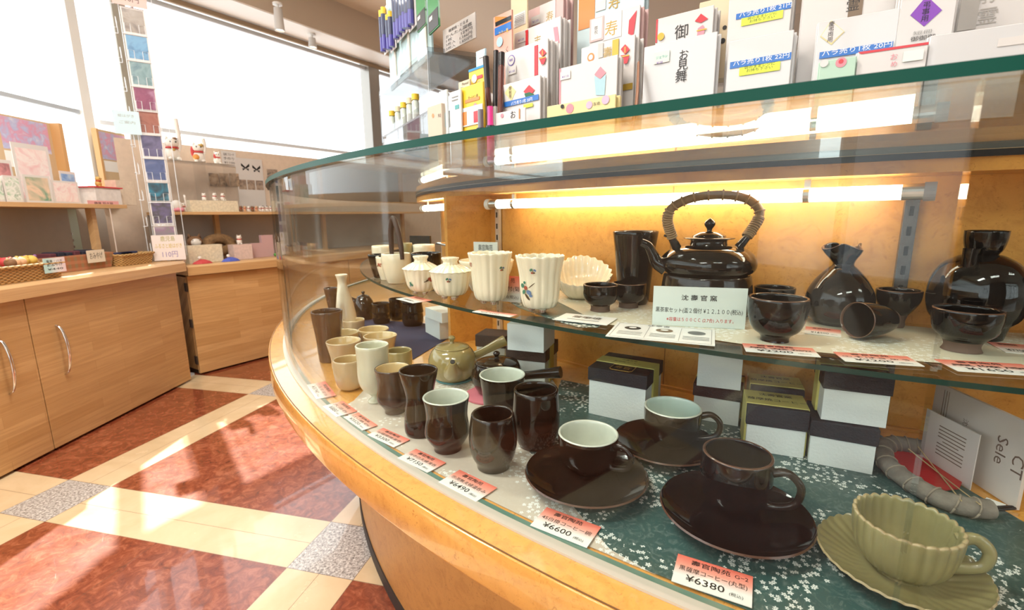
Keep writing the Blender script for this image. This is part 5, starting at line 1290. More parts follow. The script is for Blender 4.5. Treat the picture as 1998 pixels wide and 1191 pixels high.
for i, (px, lab, m) in enumerate(((400, 'white sleeping cat figurine on the cream platform', PORC), (420, 'white and orange cat figurine curled on the cream platform', PORC), (436, 'white cat figurine at the far end of the cream platform', PORC))):
    P = onplane(px, 400, *PL2(.24)); figure('cat_figurine', lab, (P[0], P[1], zp), .055 if i else .05, RZ2+(.4 if i else -.5), m, [(ORANGE if i == 1 else BRN, (.05, -.1, .75), (.14, .12, .1))])
for i in range(6):
    P = on2(470+7.5*i, 410, .22, S2); figure('animal_figurine', 'tiny brown and white animal figurine in the row on the shelf', P, .042, RZ2+.2*(i % 3), (BRN, TOYSKIN, PORC)[i % 3], group='tiny brown animals lined up on the figurine shelf')
for i in range(5):
    P = on2(513+8*i, 410, .22, S2); figure('animal_figurine', 'tiny white and black animal figurine at the end of the shelf', P, .046, RZ2-.2*(i % 2), PORC, [(BLACK, (0, -.1, .82), (.18, .14, .08))], group='tiny white and black animals on the figurine shelf')
figure('swan_figurine', 'white long-necked figurine by the postcard stand', on2(357, 405, .22, S2), .06, RZ2, PORC, arm=.8)
V, F = ell((0, 0, .035), (.03, .03, .035)); o = mk('round_bell', V, F, PORC, None, on2(345, 404, .20, S2), smooth=True); tagit(o, 'round white bell beside the long-necked figurine', 'bell')
o, w, h, t = upright('display_card', 'white board of black butterfly brooches pinned to the window wall', 'display board', (468, 398), (520, 404), (464, 308), PL2(.548), WCARD, t=.004)
for k_, (cx, cz) in enumerate(((-.15, .82), (.26, .80))):
    V, F = [], []
    for s_ in (-1, 1):
        for (a, b) in (((.0, .0), (.030, .028)), ((0, -.004), (.022, -.026))): V += [(s_*a[0], 0, a[1]), (s_*b[0], 0, b[1]), (s_*b[0]*1.05, 0, b[1]*.3), (s_*.003, 0, -.012)]; F.append(tuple(range(len(V)-4, len(V)))) 
    mk('butterfly_print', [(x*1.0+cx*w, -t/2-.0006, z+cz*h) for x, y, z in V], F, BLACK, o)
for i in range(3): patch(o, -w*.46+w*.32*i, -w*.18+w*.32*i, h*.36, h*.56, picture('brooch%d' % i, [(.05, .04, .04), (.35, .26, .20), (.50, .40, .30)], 30, seed=i), t)
for i in range(3):
    upright('brooch_card', ('kraft card with a dark brooch hung nearest the acrylic case', 'kraft card with a dark brooch hung second from the acrylic case', 'kraft card with a dark brooch hung beside the butterfly board')[i], 'brooch card', (410+20*i, 362), (428+20*i, 364), (410+20*i, 338), PL2(.545), picture('brooch_card%d' % i, [(.06, .05, .05), (.42, .30, .2), (.55, .42, .3)], 24, seed=i+9), t=.003)
for i in range(3):
    upright('photo_card', ('small grey photo card pinned highest past the butterfly board', 'small grey photo card pinned in the middle past the butterfly board', 'small grey photo card pinned lowest past the butterfly board')[i], 'photo card', (522, 342+14*i), (542, 344+14*i), (522, 330+14*i), PL2(.548), picture('photo_card%d' % i, [(.10, .08, .06), (.34, .26, .2), (.5, .42, .34)], 30, seed=i+20), t=.003)
o = note('notice_card', 'white notice above the acrylic case on the window wall', (434, 321), (463, 326), (434, 294), PL2(.548), WCARD, ['\u59eb\u8776 \u30d6\u30ed\u30fc\u30c1', '\u624b\u4f5c\u308a', '\u00a51100'], 'notice')
# goods on the angled worktop
P = on2(424, 490, .28, WT2); V, F = tubev([(.075*math.cos(a), .045*math.sin(a), .045) for a in np.linspace(0, 2*PI, 25)], .034, 12, 1)
o = mk('straw_wreath', V, F, M('straw_brown', (.20, .11, .045), .9, var=.35, vs=70, bump=1, bs=120), None, (P[0], P[1], WT2-.006), RZ2, smooth=True); o.rotation_euler = (1.15, 0, RZ2); o.location.z = WT2+.075; tagit(o, 'shaggy brown straw wreath leaning on the angled counter', 'wreath')
r_ = figure('monkey_figurine', 'brown monkey toy with a pale face beside the straw wreath', on2(384, 505, .225, WT2), .18, RZ2-.2, BRN, [(PORC, (0, -.22, .66), (.16, .08, .14)), (TOYSKIN, (0, -.18, .3), (.16, .1, .18))])
upright('toy_box', 'low cream speckled box in front of the monkey toy', 'box', (364, 505), (431, 501), (364, 480), PL2(.10), MATS['cream_speckle'], t=.06, zbase=WT2)
o, w, h, t = upright('toy_box', 'small pink and white box with a dog figurine on it', 'box', (452, 501), (488, 499), (452, 478), PL2(.11), M('pale_pink_box', (.66, .50, .44), .6, var=.12, vs=60), t=.07, zbase=WT2)
figure('dog_figurine', 'small orange and white dog figurine on the pink and white box', (o.location.x, o.location.y, WT2+h+.0005), .065, RZ2-.3, PORC, [(ORANGE, (0, .02, .75), (.22, .2, .16)), (TOYRED, (0, -.12, .5), (.2, .12, .06))], arm=.0)
for i, (px, c, lab) in enumerate(((394, TOYRED, 'small red cloth doll lying at the front of the angled counter'), (450, TOYBLUE, 'small blue cloth doll lying at the front of the angled counter'))):
    P = on2(px, 505, .022, WT2); r = empty('cloth_doll', P, RZ2, lab, 'doll'); V, F, mi = lathev([(0, 0, 0), (.045, .0, 0), (.035, .012, 0), (.012, .024, 0), (0, .026, 0)], 10); mk('robe', [(x*1.3, y*.7, z) for x, y, z in V], F, c, r); V, F = ell((-.012, 0, .034), (.011, .011, .011), 10); mk('head', V, F, PORC, r, smooth=True)
PINKA = thin_glass('pink_acrylic', (.85, .62, .62), 1.2)
for i, (px, yt, lab) in enumerate(((500, 475, 'low clear pink block near the dog figurine'), (522, 459, 'tall clear pink block near the dog figurine'))):
    upright('acrylic_block', lab, 'block', (px-11, 494), (px+11, 494), (px-11, yt), PL2(.14), M('pink_block', (.55, .36, .36), .2, coat=.5), t=.03, zbase=WT2)
for i in range(3):
    P = on2(538+7*i, 498, .10, WT2); V, F = ell((0, 0, .012), (.014, .012, .012), 10); o = mk('frog_figurine', V, F, (M('frog_green', (.08, .30, .05), .4), TOYSKIN, MATS['frog_green'])[i] if i else M('frog_green', (.08, .30, .05), .4), None, P, smooth=True); tagit(o, 'tiny green and tan figurine at the showcase end of the counter', 'figurine', 'tiny green figurines on the angled counter')
P = on2(352, 505, .05, WT2); plush('white plush rabbit under the postcard stand with a red ball', P, .10, RZ2, PORC, PORC)
V, F = ell((0, 0, 0), (.02, .02, .02)); o = mk('pompom', V, F, TOYRED, None, (P[0], P[1], WT2+.118), smooth=True); tagit(o, 'red pompom ball on top of the white plush rabbit', 'pompom')

# ================================================================== GOODS ON TOP OF THE GLASS COUNTER
G0 = ZT+.0008
# stepped clear acrylic rack that carries the envelopes
AR0, AR1 = -139.5, -100
rk = empty('acrylic_rack', (0, 0, 0), 0, 'long clear acrylic stepped rack holding the gift envelopes', 'rack')
STEPS = [(1.775, 1.85, G0), (1.735, 1.775, G0+.045), (1.695, 1.735, G0+.09), (1.64, 1.695, G0+.135)]
for r0, r1, z_ in STEPS:
    if z_ > G0: ring('step', r0, r1-.002, z_, z_+.002, AR0, AR1, ACRYLIC, rk, smooth=True)
    ring('riser', r0, r0+.002, z_+.0021, z_+.046, AR0, AR1, ACRYLIC, rk, smooth=True)
ring('front_lip', 1.850, 1.8525, G0, G0+.026, -121.5, AR1, ACRYLIC, rk, smooth=True)
PLASTIC = thin_glass('clear_sleeve', (.97, .97, .98), 1.2)
RB = M('bright_red', (.56, .02, .03), .4, coat=.3); ORG = M('bright_orange', (.70, .22, .04), .4, coat=.3); BLUE = M('price_blue', (.015, .14, .48), .4, coat=.3); LIME = M('lime_note', (.62, .72, .06), .5); GOLDP = M('gold_paper', (.55, .36, .06), .3, .4); SILV = M('silver_paper', (.45, .42, .38), .3, .5); PINKP = M('pink_paper', (.62, .42, .40), .5); YELP = M('yellow_paper', (.72, .62, .30), .5); VIO = M('violet_paper', (.22, .06, .42), .5); PALEP = M('pale_envelope', (.62, .595, .57), .35, coat=.4); CREAMP = M('cream_envelope', (.66, .54, .36), .5); GREENP = M('green_card_paper', (.42, .60, .48), .5); TEALP = M('teal_print', (.10, .36, .36), .5); PINKR = M('pink_print', (.70, .25, .30), .5); BRWN = M('brown_pen', (.10, .03, .025), .25, coat=.5); BLKP = M('black_plastic', (.012, .012, .014), .3, coat=.3); YELLOW = M('bright_yellow', (.75, .50, .02), .4, coat=.3)


def stepz(R):
    for r0, r1, z_ in STEPS:
        if r0 <= R < r1: return z_+(.0022 if z_ > G0 else 0)
    return G0


def env(name, label, cat, x1, y1, x2, y2, R, mat, deco=(), n=0, nmat=None, group=None, t=.0022, gap=.0036, ybot=None, zb=None, nlab=None, rot=0):
    """upright sheet whose top edge is seen from pixel (x1,y1) to (x2,y2), standing on ring radius R; deco in pixels"""
    a, b = ringhit(x1, y1, R), ringhit(x2, y2, R); w = np.linalg.norm(b-a); ang = math.atan2(b[1]-a[1], b[0]-a[0])
    zt = (Zat(x1, y1, *a)+Zat(x2, y2, *b))/2; z0 = (stepz(R) if zb is None else zb); h = zt-z0; m = (a+b)/2
    o = box(name, w, t, h, mat, (0, 0, 0), None, (*m, z0), ang, bev=.0006, seg=1); tagit(o, label, cat, group)
    ex = np.array([math.cos(ang), math.sin(ang)]); fr = np.array([ex[1], -ex[0]])*t/2

    def loc(px, py):
        P = onplane(px, py, a+fr, b+fr); return float((P[:2]-m)@ex), P[2]-z0
    sc_ = depth((*m, zt))/FPX; k = 0
    for d in deco:
        k += 1; e = -t/2-.00025*k-.0002
        if d[0] == 'rect':
            p, q = loc(d[1], d[2]), (loc(d[3], d[4])[0], loc(d[1], d[4])[1]); xa, xb = sorted((max(-w/2+.0005, min(w/2-.0005, p[0])), max(-w/2+.0005, min(w/2-.0005, q[0])))); za, zc_ = sorted((max(.0005, min(h-.0005, p[1])), max(.0005, min(h-.0005, q[1]))))
            c_ = box('print', xb-xa, .0004, zc_-za, d[5], ((xa+xb)/2, e, za), o)
        elif d[0] == 'poly':
            P = [loc(*p) for p in d[1]]; P = [(max(-w/2, min(w/2, x)), max(0, min(h, z))) for x, z in P]; n_ = len(P)
            mk('print', [(x, e, z) for x, z in P]+[(x, e+.0002, z) for x, z in P], [tuple(range(n_)), tuple(range(2*n_-1, n_-1, -1))]+[(i, (i+1) % n_, n_+(i+1) % n_, n_+i) for i in range(n_)], d[2], o)
        elif d[0] == 'disc':
            c_ = loc(d[1], d[2]); r_ = d[3]*sc_; mk('print', [(c_[0]+r_*math.cos(q), e, c_[1]+r_*math.sin(q)) for q in np.linspace(0, 2*PI, 25)[:-1]], [tuple(range(24))], d[4], o)
        elif d[0] == 'text':                                     # body, px, py, height px, material, width px
            c_ = loc(d[2], d[3]); text(o, d[1], d[4]*sc_, c_[0], e, c_[1], d[5], True, width=(d[6]*sc_ if len(d) > 6 and d[6] else None), rot=d[7] if len(d) > 7 else 0)
        elif d[0] == 'tag':
            c_ = loc(d[1], d[2]); tg = box('price_sticker', 24*sc_, .0004, 15*sc_, WCARD, (c_[0], e, c_[1]-7*sc_), o); text(tg, d[3] if len(d) > 3 else '\u00a5110', 5.5*sc_, c_[0], e-.0004, c_[1]-2*sc_, PURPLE, True, width=16*sc_)
    dirn = np.array([-ex[1], ex[0]])
    for i in range(n):
        c = box(name, w, t, h*(1-.004*((i*37) % 5)), nmat or mat, (0, 0, 0), None, (*(m+dirn*gap*(i+1)+ex*.0012*((i*31) % 4-1)), z0), ang, bev=.0006, seg=1)
        tagit(c, nlab or 'white gift envelope filed behind a front envelope in the rack', cat, 'gift envelopes filed behind the front ones')
    return o


KOT, OME, ORE, GOR = '\u5bff', '\u304a\u3081', '\u5fa1', '\u5fa1\u970a'
BAR = lambda n: '\u30d0\u30e9\u58f2\u308a1\u679a %d\u5186' % n
def noshi(cx, cy, s): return [('poly', [(cx, cy-s), (cx+s*.8, cy-s*.1), (cx, cy+s*.8), (cx-s*.8, cy-s*.1)], RB), ('rect', cx-s*.15, cy-s*.5, cx+s*.15, cy+s*.6, ORG), ('poly', [(cx-s*.8, cy+s*1.0), (cx, cy+s*.9), (cx+s*.8, cy+s*1.0), (cx+s*.35, cy+s*2.4), (cx-s*.2, cy+s*2.5)], RB), ('rect', cx-s*.7, cy+s*1.2, cx+s*.75, cy+s*1.4, GOLDP)]


E_ = 'gift_envelope'
# -- group beside the pens
env(E_, 'white envelope with a blue 20 yen strip and a gold diamond, by the pink pen', 'envelope', 982, 165, 1055, 148, 1.800, PALEP, [('poly', [(996, 166), (1007, 178), (998, 197), (985, 182)], YELP), ('text', '\u5fa1\n\u795d\n\u7528', 996, 181, 8, INK), ('poly', [(1033, 166), (1044, 176), (1034, 190), (1022, 179)], RB), ('poly', [(1024, 183), (1034, 180), (1043, 184), (1040, 192), (1027, 192)], M('deep_green', (.02, .13, .06), .5)), ('rect', 985, 210, 1052, 200, BLUE), ('text', BAR(20), 1019, 199, 8, WHITE_INK, 56), ('rect', 1023, 212, 1041, 205, LIME)], n=4, zb=G0)
env('greeting_card', 'small white card with a red knot cord tilted at the glass edge', 'card', 968, 225, 1026, 206, 1.842, PALEP, [('text', '\u304a', 1001, 225, 16, INK), ('disc', 980, 226, 4, PINKR), ('rect', 1013, 211, 1015, 232, ORG)], zb=G0)
env(E_, 'white envelope with a red stripe, red diamonds and a violet laurel stamp', 'envelope', 986, 98, 1070, 80, 1.765, PALEP, [('rect', 1043, 90, 1050, 148, RB), ('disc', 998, 118, 10, PURPLE), ('disc', 998, 118, 8.5, PALEP), ('text', '\u85a9\u6469', 998, 118, 5, PURPLE), ('tag', 1000, 138)]+noshi(1060, 104, 9), n=6)
env(E_, 'white envelope with a red mesh ornament and gold brush character', 'envelope', 1004, 60, 1095, 38, 1.725, PALEP, [('text', '\u5fd7', 1049, 80, 18, GOLD), ('poly', [(1080, 54), (1088, 52), (1092, 84), (1084, 84)], PINKR), ('rect', 1026, 60, 1031, 90, RB), ('tag', 1018, 76)], n=6)
env(E_, 'pale pink envelope with a gold brush character, behind the red mesh one', 'envelope', 1026, 16, 1100, 0, 1.685, PINKP, [('text', '\u5fd7', 1073, 34, 20, GOLD), ('rect', 1054, 10, 1084, 60, PALEP), ('text', KOT, 1073, 34, 20, GOLD), ('tag', 1046, 40)], n=7, nmat=PINKP, nlab='pale pink gift envelope filed behind the front pink one')
env(E_, 'white envelope with a pink and blue folded ornament and red left edge', 'envelope', 1092, 133, 1206, 108, 1.800, PALEP, [('rect', 1091, 130, 1094, 205, PINKR), ('poly', [(1172, 130), (1183, 142), (1172, 154), (1160, 146)], PINKR), ('poly', [(1160, 148), (1172, 155), (1183, 145), (1180, 186), (1163, 186)], M('sky_print', (.36, .55, .62), .5)), ('tag', 1104, 148)], n=5, nmat=PALEP, zb=G0)
env(E_, 'white envelope with an orange sun, gold and grey stripes', 'envelope', 1135, 92, 1240, 70, 1.766, PALEP, [('disc', 1153, 112, 8, ORG), ('disc', 1153, 112, 5, PALEP), ('rect', 1168, 86, 1177, 114, SILV), ('rect', 1196, 78, 1206, 150, GOLDP), ('text', '\u58fd', 1186, 104, 20, GOLD), ('rect', 1214, 178, 1236, 166, GOLDP)]+noshi(1221, 98, 11), n=6)
env(E_, 'pink and white envelope with a gold brush character and a red fan', 'envelope', 1152, 38, 1250, 10, 1.725, PALEP, [('rect', 1178, 28, 1212, 80, PALEP), ('text', KOT, 1193, 58, 30, GOLD), ('poly', [(1226, 66), (1228, 40), (1243, 20), (1240, 44), (1236, 70)], RB), ('rect', 1152, 36, 1178, 84, PINKP), ('rect', 1155, 40, 1175, 80, PALEP), ('text', '\u5fa1\n\u795d', 1164, 60, 8, INK)], n=6, nmat=PINKP, nlab='pink gift envelope filed behind the red fan one')
env(E_, 'orange and blue envelope with a gold bow at the very back', 'envelope', 1128, -28, 1260, -50, 1.675, M('pale_blue_env', (.50, .62, .64), .5), [('rect', 1130, -20, 1160, 60, ORG), ('text', KOT, 1199, 6, 28, GOLD), ('rect', 1163, 6, 1182, 24, PALEP)], n=4)
env('note_pad', 'pale yellow message note pad with small animal drawings at the glass edge', 'note pad', 1068, 208, 1202, 184, 1.842, YELP, [('disc', 1112, 212, 9, PINKR), ('disc', 1150, 205, 7, M('lilac_print', (.55, .42, .55), .5)), ('disc', 1182, 195, 8, MATS['lilac_print']), ('text', OME, 1165, 203, 8, INK), ('disc', 1098, 208, 4, INK)], n=4, zb=G0, nlab='pale yellow note pad sheet behind the front note pad')
bamb = [np.array([*ringhit(1228, 190, 1.846), G0]), np.array([*ringhit(1246, 122, 1.81), Zat(1246, 122, *ringhit(1246, 122, 1.81))])]
o = tube('bamboo_spatula', [bamb[0]-bamb[0]+np.array([0, 0, .002]), (bamb[1]-bamb[0])*.5+np.array([.004, 0, 0]), bamb[1]-bamb[0]], [.008, .005, .0035], M('bamboo_brown', (.22, .08, .025), .5), None, n=10, sub=4, flat=.4, loc=bamb[0]); tagit(o, 'brown bamboo strip leaning between the envelope groups', 'bamboo strip')
# -- group over the kettle
env(E_, 'plain white sympathy envelope with three brush characters, above the kettle', 'envelope', 1258, 84, 1400, 71, 1.800, CLEARWHITE, [('text', '\u304a', 1334, 108, 20, INK), ('text', '\u898b', 1332, 128, 22, INK), ('text', '\u821e', 1329, 151, 24, INK), ('rect', 1277, 104, 1306, 126, M('mint_sticker', (.55, .68, .60), .5)), ('rect', 1278, 120, 1305, 126, WCARD), ('text', '\u30b8\u30a7\u30e9\u30b7', 1292, 112, 6, TEALP), ('text', '\u00a5120', 1288, 123, 6, PURPLE)], n=5, zb=G0)
env(E_, 'white envelope with red ornament and black brush character behind the sympathy one', 'envelope', 1281, 36, 1394, 12, 1.766, PALEP, [('rect', 1280, 38, 1282, 84, RB), ('text', ORE, 1330, 64, 28, INK), ('poly', [(1368, 27), (1382, 37), (1368, 45), (1356, 42)], RB), ('poly', [(1362, 56), (1372, 49), (1376, 58), (1372, 74), (1360, 74)], PINKR), ('rect', 1360, 60, 1379, 62.5, GOLDP), ('disc', 1290, 72, 7, GOLDP)], n=6)
env(E_, 'beige envelope with small dark leaves at the back over the kettle', 'envelope', 1366, 4, 1430, -8, 1.722, CREAMP, [('disc', 1414, 54, 4, INK), ('disc', 1410, 80, 5, INK)], n=4, nmat=CREAMP, nlab='beige gift envelope filed behind the leaf-marked one')
NOTEJ = '\u888b\u306e\u307e\u307e\u30ec\u30b8\u306b\n\u304a\u6301\u3061\u4e0b\u3055\u3044'
env(E_, 'white envelope with a blue 21 yen strip and a lime note, upper row', 'envelope', 1427, -40, 1552, -62, 1.766, PALEP, [('rect', 1436, 39, 1550, 28, BLUE), ('text', BAR(21), 1493, 20, 9.5, WHITE_INK, 92), ('rect', 1446, 52, 1527, 37, LIME), ('text', NOTEJ, 1487, 35, 6.2, INK, 52)], n=6)
env(E_, 'white envelope with a blue 22 yen strip and a lime note, front row', 'envelope', 1423, 82, 1550, 58, 1.800, CLEARWHITE, [('rect', 1424, 135, 1544, 122, BLUE), ('text', BAR(22), 1484, 117, 10.5, WHITE_INK, 98), ('rect', 1442, 149, 1522, 133, LIME), ('text', NOTEJ, 1482, 132, 6.4, INK, 54)], n=6, zb=G0)
env(E_, 'white envelope with a gold-tipped diamond label and a blue 20 yen strip', 'envelope', 1597, 46, 1757, 14, 1.800, CLEARWHITE, [('poly', [(1600, 72), (1622, 40), (1648, 62), (1622, 88)], YELP), ('poly', [(1602, 71), (1622, 42), (1646, 62), (1622, 84)], WCARD), ('text', '\u6176\n\u5f14\n\u4e21\n\u7528', 1621, 63, 10, INK), ('rect', 1598, 116, 1740, 103, BLUE), ('text', BAR(20), 1670, 97, 11, WHITE_INK, 112)], n=5, zb=G0)
env(E_, 'tall white envelope with a bold black character and a brown band behind the diamond one', 'envelope', 1572, -50, 1764, -90, 1.766, PALEP, [('rect', 1664, -60, 1681, 32, M('brown_band', (.18, .12, .07), .35)), ('text', '\u970a', 1664, 12, 24, INK)], n=5)
env('greeting_card', 'small green card with a pink flower at the front of the rack', 'card', 1600, 122, 1672, 108, 1.842, GREENP, [('disc', 1641, 122, 9, PINKR), ('disc', 1641, 120, 4, RB), ('disc', 1608, 124, 7, PALEP)], n=2, nmat=GREENP, zb=G0, nlab='green card filed behind the pink flower card')
env('greeting_card', 'white card with a red top edge at the front of the rack', 'card', 1674, 102, 1812, 82, 1.838, PALEP, [('poly', [(1674, 102), (1812, 82), (1812, 87), (1680, 106)], RB), ('text', '\u304a', 1744, 112, 13, PINKR), ('text', '\u3081', 1744, 126, 12, PINKR), ('rect', 1760, 122, 1802, 102, M('mint_sticker2', (.68, .74, .70), .5))], n=2, zb=G0)
env(E_, 'silver-grey envelope with a violet diamond label at the far end of the rack', 'envelope', 1766, -58, 1880, -84, 1.800, PALEP, [('poly', [(1776, 30), (1808, -8), (1838, 20), (1803, 52)], VIO), ('text', '\u5f14\n\u4e8b\n\u7528', 1806, 24, 13, INK), ('text', '\u5fa1\u5fa1\u5fa1', 1800, 75, 10, INK, 38), ('text', '\u77ed\u518a', 1800, 64, 8, MATS['print_grey'], 30)], n=5, zb=G0)
env(E_, 'white envelope with pale silver brush characters next to the violet label', 'envelope', 1884, -70, 2040, -100, 1.766, PALEP, [('text', '\u524d', 1926, -6, 30, SILV), ('text', '\u970a', 1926, 34, 34, SILV), ('rect', 1880, -50, 1902, 60, SILV)], n=5)
env('greeting_card', 'plain white card pack lying behind the clear lip at the end of the rack', 'card', 1815, 70, 2010, 44, 1.835, CLEARWHITE, [('rect', 1945, 92, 2000, 76, WCARD)], n=2, zb=G0)
# -- acrylic pen stand at the end of the counter
nr = ringhit(834, 104, 1.80); ZP = Zat(834, 104, *nr); fa = U(740, 188, ZP)[:2]; rt = U(932, 116, ZP)[:2]
ps = empty('pen_stand', (*nr, G0), 0, 'clear acrylic two-tier pen stand at the end of the glass counter', 'pen stand')
def plate(name, P, z, t, mat):
    n = len(P); V = [(p[0]-nr[0], p[1]-nr[1], z-G0) for p in P]+[(p[0]-nr[0], p[1]-nr[1], z+t-G0) for p in P]
    return mk(name, V, [tuple(range(n)), tuple(range(2*n-1, n-1, -1))]+[(i, (i+1) % n, n+(i+1) % n, n+i) for i in range(n)], mat, ps)


def upplate(name, A, B, z0, z1, mat, t=.003):
    A = np.array(A[:2])-nr; B = np.array(B[:2])-nr; d = (B-A)/np.linalg.norm(B-A); n = np.array([-d[1], d[0]])*t
    V = [(*A, z0-G0), (*B, z0-G0), (*(B+n), z0-G0), (*(A+n), z0-G0), (*A, z1-G0), (*B, z1-G0), (*(B+n), z1-G0), (*(A+n), z1-G0)]; return mk(name, V, boxv(1, 1, 1)[1], mat, ps)


SMOKE = thin_glass('smoky_acrylic', (.74, .76, .78), 1.6)
GREYP = M('grey_tray', (.30, .31, .33), .3, coat=.4)
bk2 = fa+(rt-nr)
plate('upper_tray', [nr, rt, bk2, fa], ZP, .004, SMOKE)
zl = Zat(835, 172, *nr); upplate('tray_front', nr, rt, zl, ZP+.012, SMOKE); upplate('tray_side', fa, nr, ZP, ZP+.012, ACRYLIC)
ZL2 = Zat(838, 217, *nr); plate('lower_tray', [nr, rt, bk2, fa], ZL2, .004, GREYP); upplate('tray_front', nr, rt, ZL2, ZL2+.05, ACRYLIC); upplate('tray_side', fa, nr, ZL2, ZL2+.02, ACRYLIC)
upplate('stand_side', fa, fa+(nr-fa)*.02, G0, ZP, ACRYLIC); upplate('stand_side', bk2, rt, G0, ZP, ACRYLIC); upplate('stand_side', nr, nr+(rt-nr)*.03, G0, ZP, ACRYLIC); upplate('stand_foot', fa, nr, G0, ZL2, SMOKE)
PEG = M('pegboard_blue', (.48, .66, .68), .5)
za = ZP+.0045
b0, b1 = fa+(nr-fa)*.12, fa+(nr-fa)*.93; off = (rt-nr)*.18
pb = upplate('peg_board', b0+off, b1+off, za, ZP+.34, PEG, .004)
for k_ in range(3): upplate('board_post', b0+off+(b1-b0)*(.18+.36*k_)-np.array([.004, 0]), b0+off+(b1-b0)*(.22+.36*k_)-np.array([.004, 0]), za, ZP+.34, M('cream_post', (.62, .58, .50), .4), .003)
GREENK = M('green_pack', (.03, .22, .06), .35, coat=.4)
# pens hung in blister packs before the peg board
bd = (b1-b0)/np.linalg.norm(b1-b0); bn = np.array([bd[1], -bd[0]]); 
if bn@(-nr) < 0: bn = -bn
angb = math.atan2(bd[1], bd[0])


def hang_pack(label, px, ytop, ybot, wpx, kind, lift=.012, group=None):
    A_, B_ = b0+off+bn*lift, b1+off+bn*lift; p1, p2 = onplane(px-wpx/2, (ytop+ybot)/2, A_, B_), onplane(px+wpx/2, (ytop+ybot)/2, A_, B_); z0 = onplane(px, ybot, A_, B_)[2]; z1 = onplane(px, ytop, A_, B_)[2]; m = (p1+p2)/2; w = min(.05, np.linalg.norm(p2[:2]-p1[:2])); h = z1-z0
    ang = angb if (p2-p1)[:2]@bd > 0 else angb+PI
    r = empty('pen_pack' if kind != 'card' else 'file_pack', (m[0], m[1], z0), ang, label, 'pen' if kind != 'card' else 'stationery pack', group)
    if kind == 'card':
        box('pack_card', w, .003, h, GREENK, (0, 0, 0), r); box('black_print', w*.96, .0006, h*.30, BLKP, (0, -.0019, .002), r); box('white_print', w*.3, .0006, h*.07, WCARD, (-w*.2, -.0024, h*.20), r)
    else:
        box('pack_card', w, .0012, h, WCARD, (0, .004, 0), r)
        for k_ in range(2):
            x_ = (-.22+.44*k_)*w; V, F = tubev([(x_, -.003, .004), (x_, -.003, h*.35)], w*.13, 10, 1); mk('pen_grip', V, F, M('pen_violet', (.06, .05, .30), .25, coat=.5), r); V, F = tubev([(x_, -.003, h*.35), (x_, -.003, h*.8)], w*.14, 10, 1); mk('pen_barrel', V, F, M('pen_navy', (.03, .04, .10), .25, coat=.5), r)
            V, F = tubev([(x_, -.003, h*.8), (x_, -.003, h*.95)], w*.12, 10, 1); mk('pen_cap', V, F, YELLOW, r)
    hz = min(z1-.004, ZP+.33); hook = (A_+B_)/2
    v, f = tubev([(0, -.004, h-.004), (0, lift+.006, h-.004)], .0012, 6, 1); mk('peg_hook', v, f, CHROME, r)
    return r


for px, yt, yb2, w_, lab in ((750, 10, 105, 16, 'pen pack hung at the outer end of the peg board'), (763, 20, 100, 13, 'pen pack hung second on the peg board, lower than the first'), (776, -30, 80, 15, 'pen pack hung third on the peg board, with yellow caps'), (788, -40, 66, 15, 'pen pack hung in the middle of the peg board'), (800, -40, 58, 15, 'pen pack hung beside the green packs on the peg board')):
    hang_pack(lab, px, yt, yb2, w_, 'pen')
hang_pack('green and black pack hung on the peg board over the tray', 822, -50, 58, 22, 'card', .022); hang_pack('green and black pack hung closest to the handwritten price list', 846, -60, 62, 22, 'card', .034)
q0 = ringhit(866, 100, 1.765); q1 = ringhit(930, 108, 1.765); zq = ZP+.0046
w = np.linalg.norm(q1-q0); ang = math.atan2(q1[1]-q0[1], q1[0]-q0[0]); hq = Zat(866, 60, *q0)-zq
o = box('price_list', w, .002, hq, M('list_grey', (.52, .48, .45), .6), (0, 0, 0), None, (*(q0+q1)/2, zq), ang); tagit(o, 'handwritten price list card standing on the acrylic pen stand', 'sign')
text(o, '\u85a9\u6469\u713c\u30fb\u3060\u308b\u307e', hq*.14, 0, -.0013, hq*.82, INK, True, width=w*.6)
for i, tx in enumerate(('\u304b\u3093\u305f\u3093\u56f3\u9451', '1\u679a      129\u5186', '3\u679a\u5165   1,166\u5186', '5\u679a\u5165   1,650\u5186')): text(o, tx, hq*.15, 0, -.0013, hq*(.62-.17*i), INK, True, width=w*.8)
# glue bottles on the lower tray
for i in range(5):
    px = (766, 778, 789, 801, 812)[i]; P = onplane(px, 244-i*4, nr+(fa-nr)*.0+(rt-nr)*.10, fa+(rt-nr)*.10); P[2] = ZL2+.0045
    r = empty('glue_bottle', P, 0, ('yellow-capped glue bottle at the outer end of the lower tray', 'yellow-capped glue bottle second along the lower tray', 'yellow-capped glue bottle in the middle of the lower tray', 'yellow-capped glue bottle fourth along the lower tray', 'yellow-capped glue bottle beside the white carton')[i], 'bottle')
    V, F, mi = lathev([(0, 0, 0), (.008, 0, 0), (.008, .036, 0), (.006, .040, 0), (0, .040, 0)], 16); o = mk('bottle_body', V, F, M('bottle_pale', (.55, .62, .55), .2, coat=.5), r, smooth=True); autosmooth(o)
    V, F, mi = lathev([(0, .040, 0), (.0085, .040, 0), (.0085, .052, 0), (0, .053, 0)], 16); o = mk('cap', V, F, YELLOW if i % 2 == 0 else M('cap_cream', (.70, .62, .42), .3), r, smooth=True); autosmooth(o)
env('carton', 'pale beige carton with a red roundel at the corner of the pen stand', 'box', 838, 207, 866, 205, 1.846, M('carton_beige', (.58, .47, .36), .5), [('disc', 845, 226, 4, ORG), ('text', 'FU', 858, 226, 9, INK)], t=.010, zb=G0)
# -- pens and packs standing at the glass edge
def pack(label, x1, y1, x2, y2, R, mat, deco=(), cat='stationery pack', name='stationery_pack', t=.004, zb=None): return env(name, label, cat, x1, y1, x2, y2, R, mat, deco, t=t, zb=G0 if zb is None else zb)


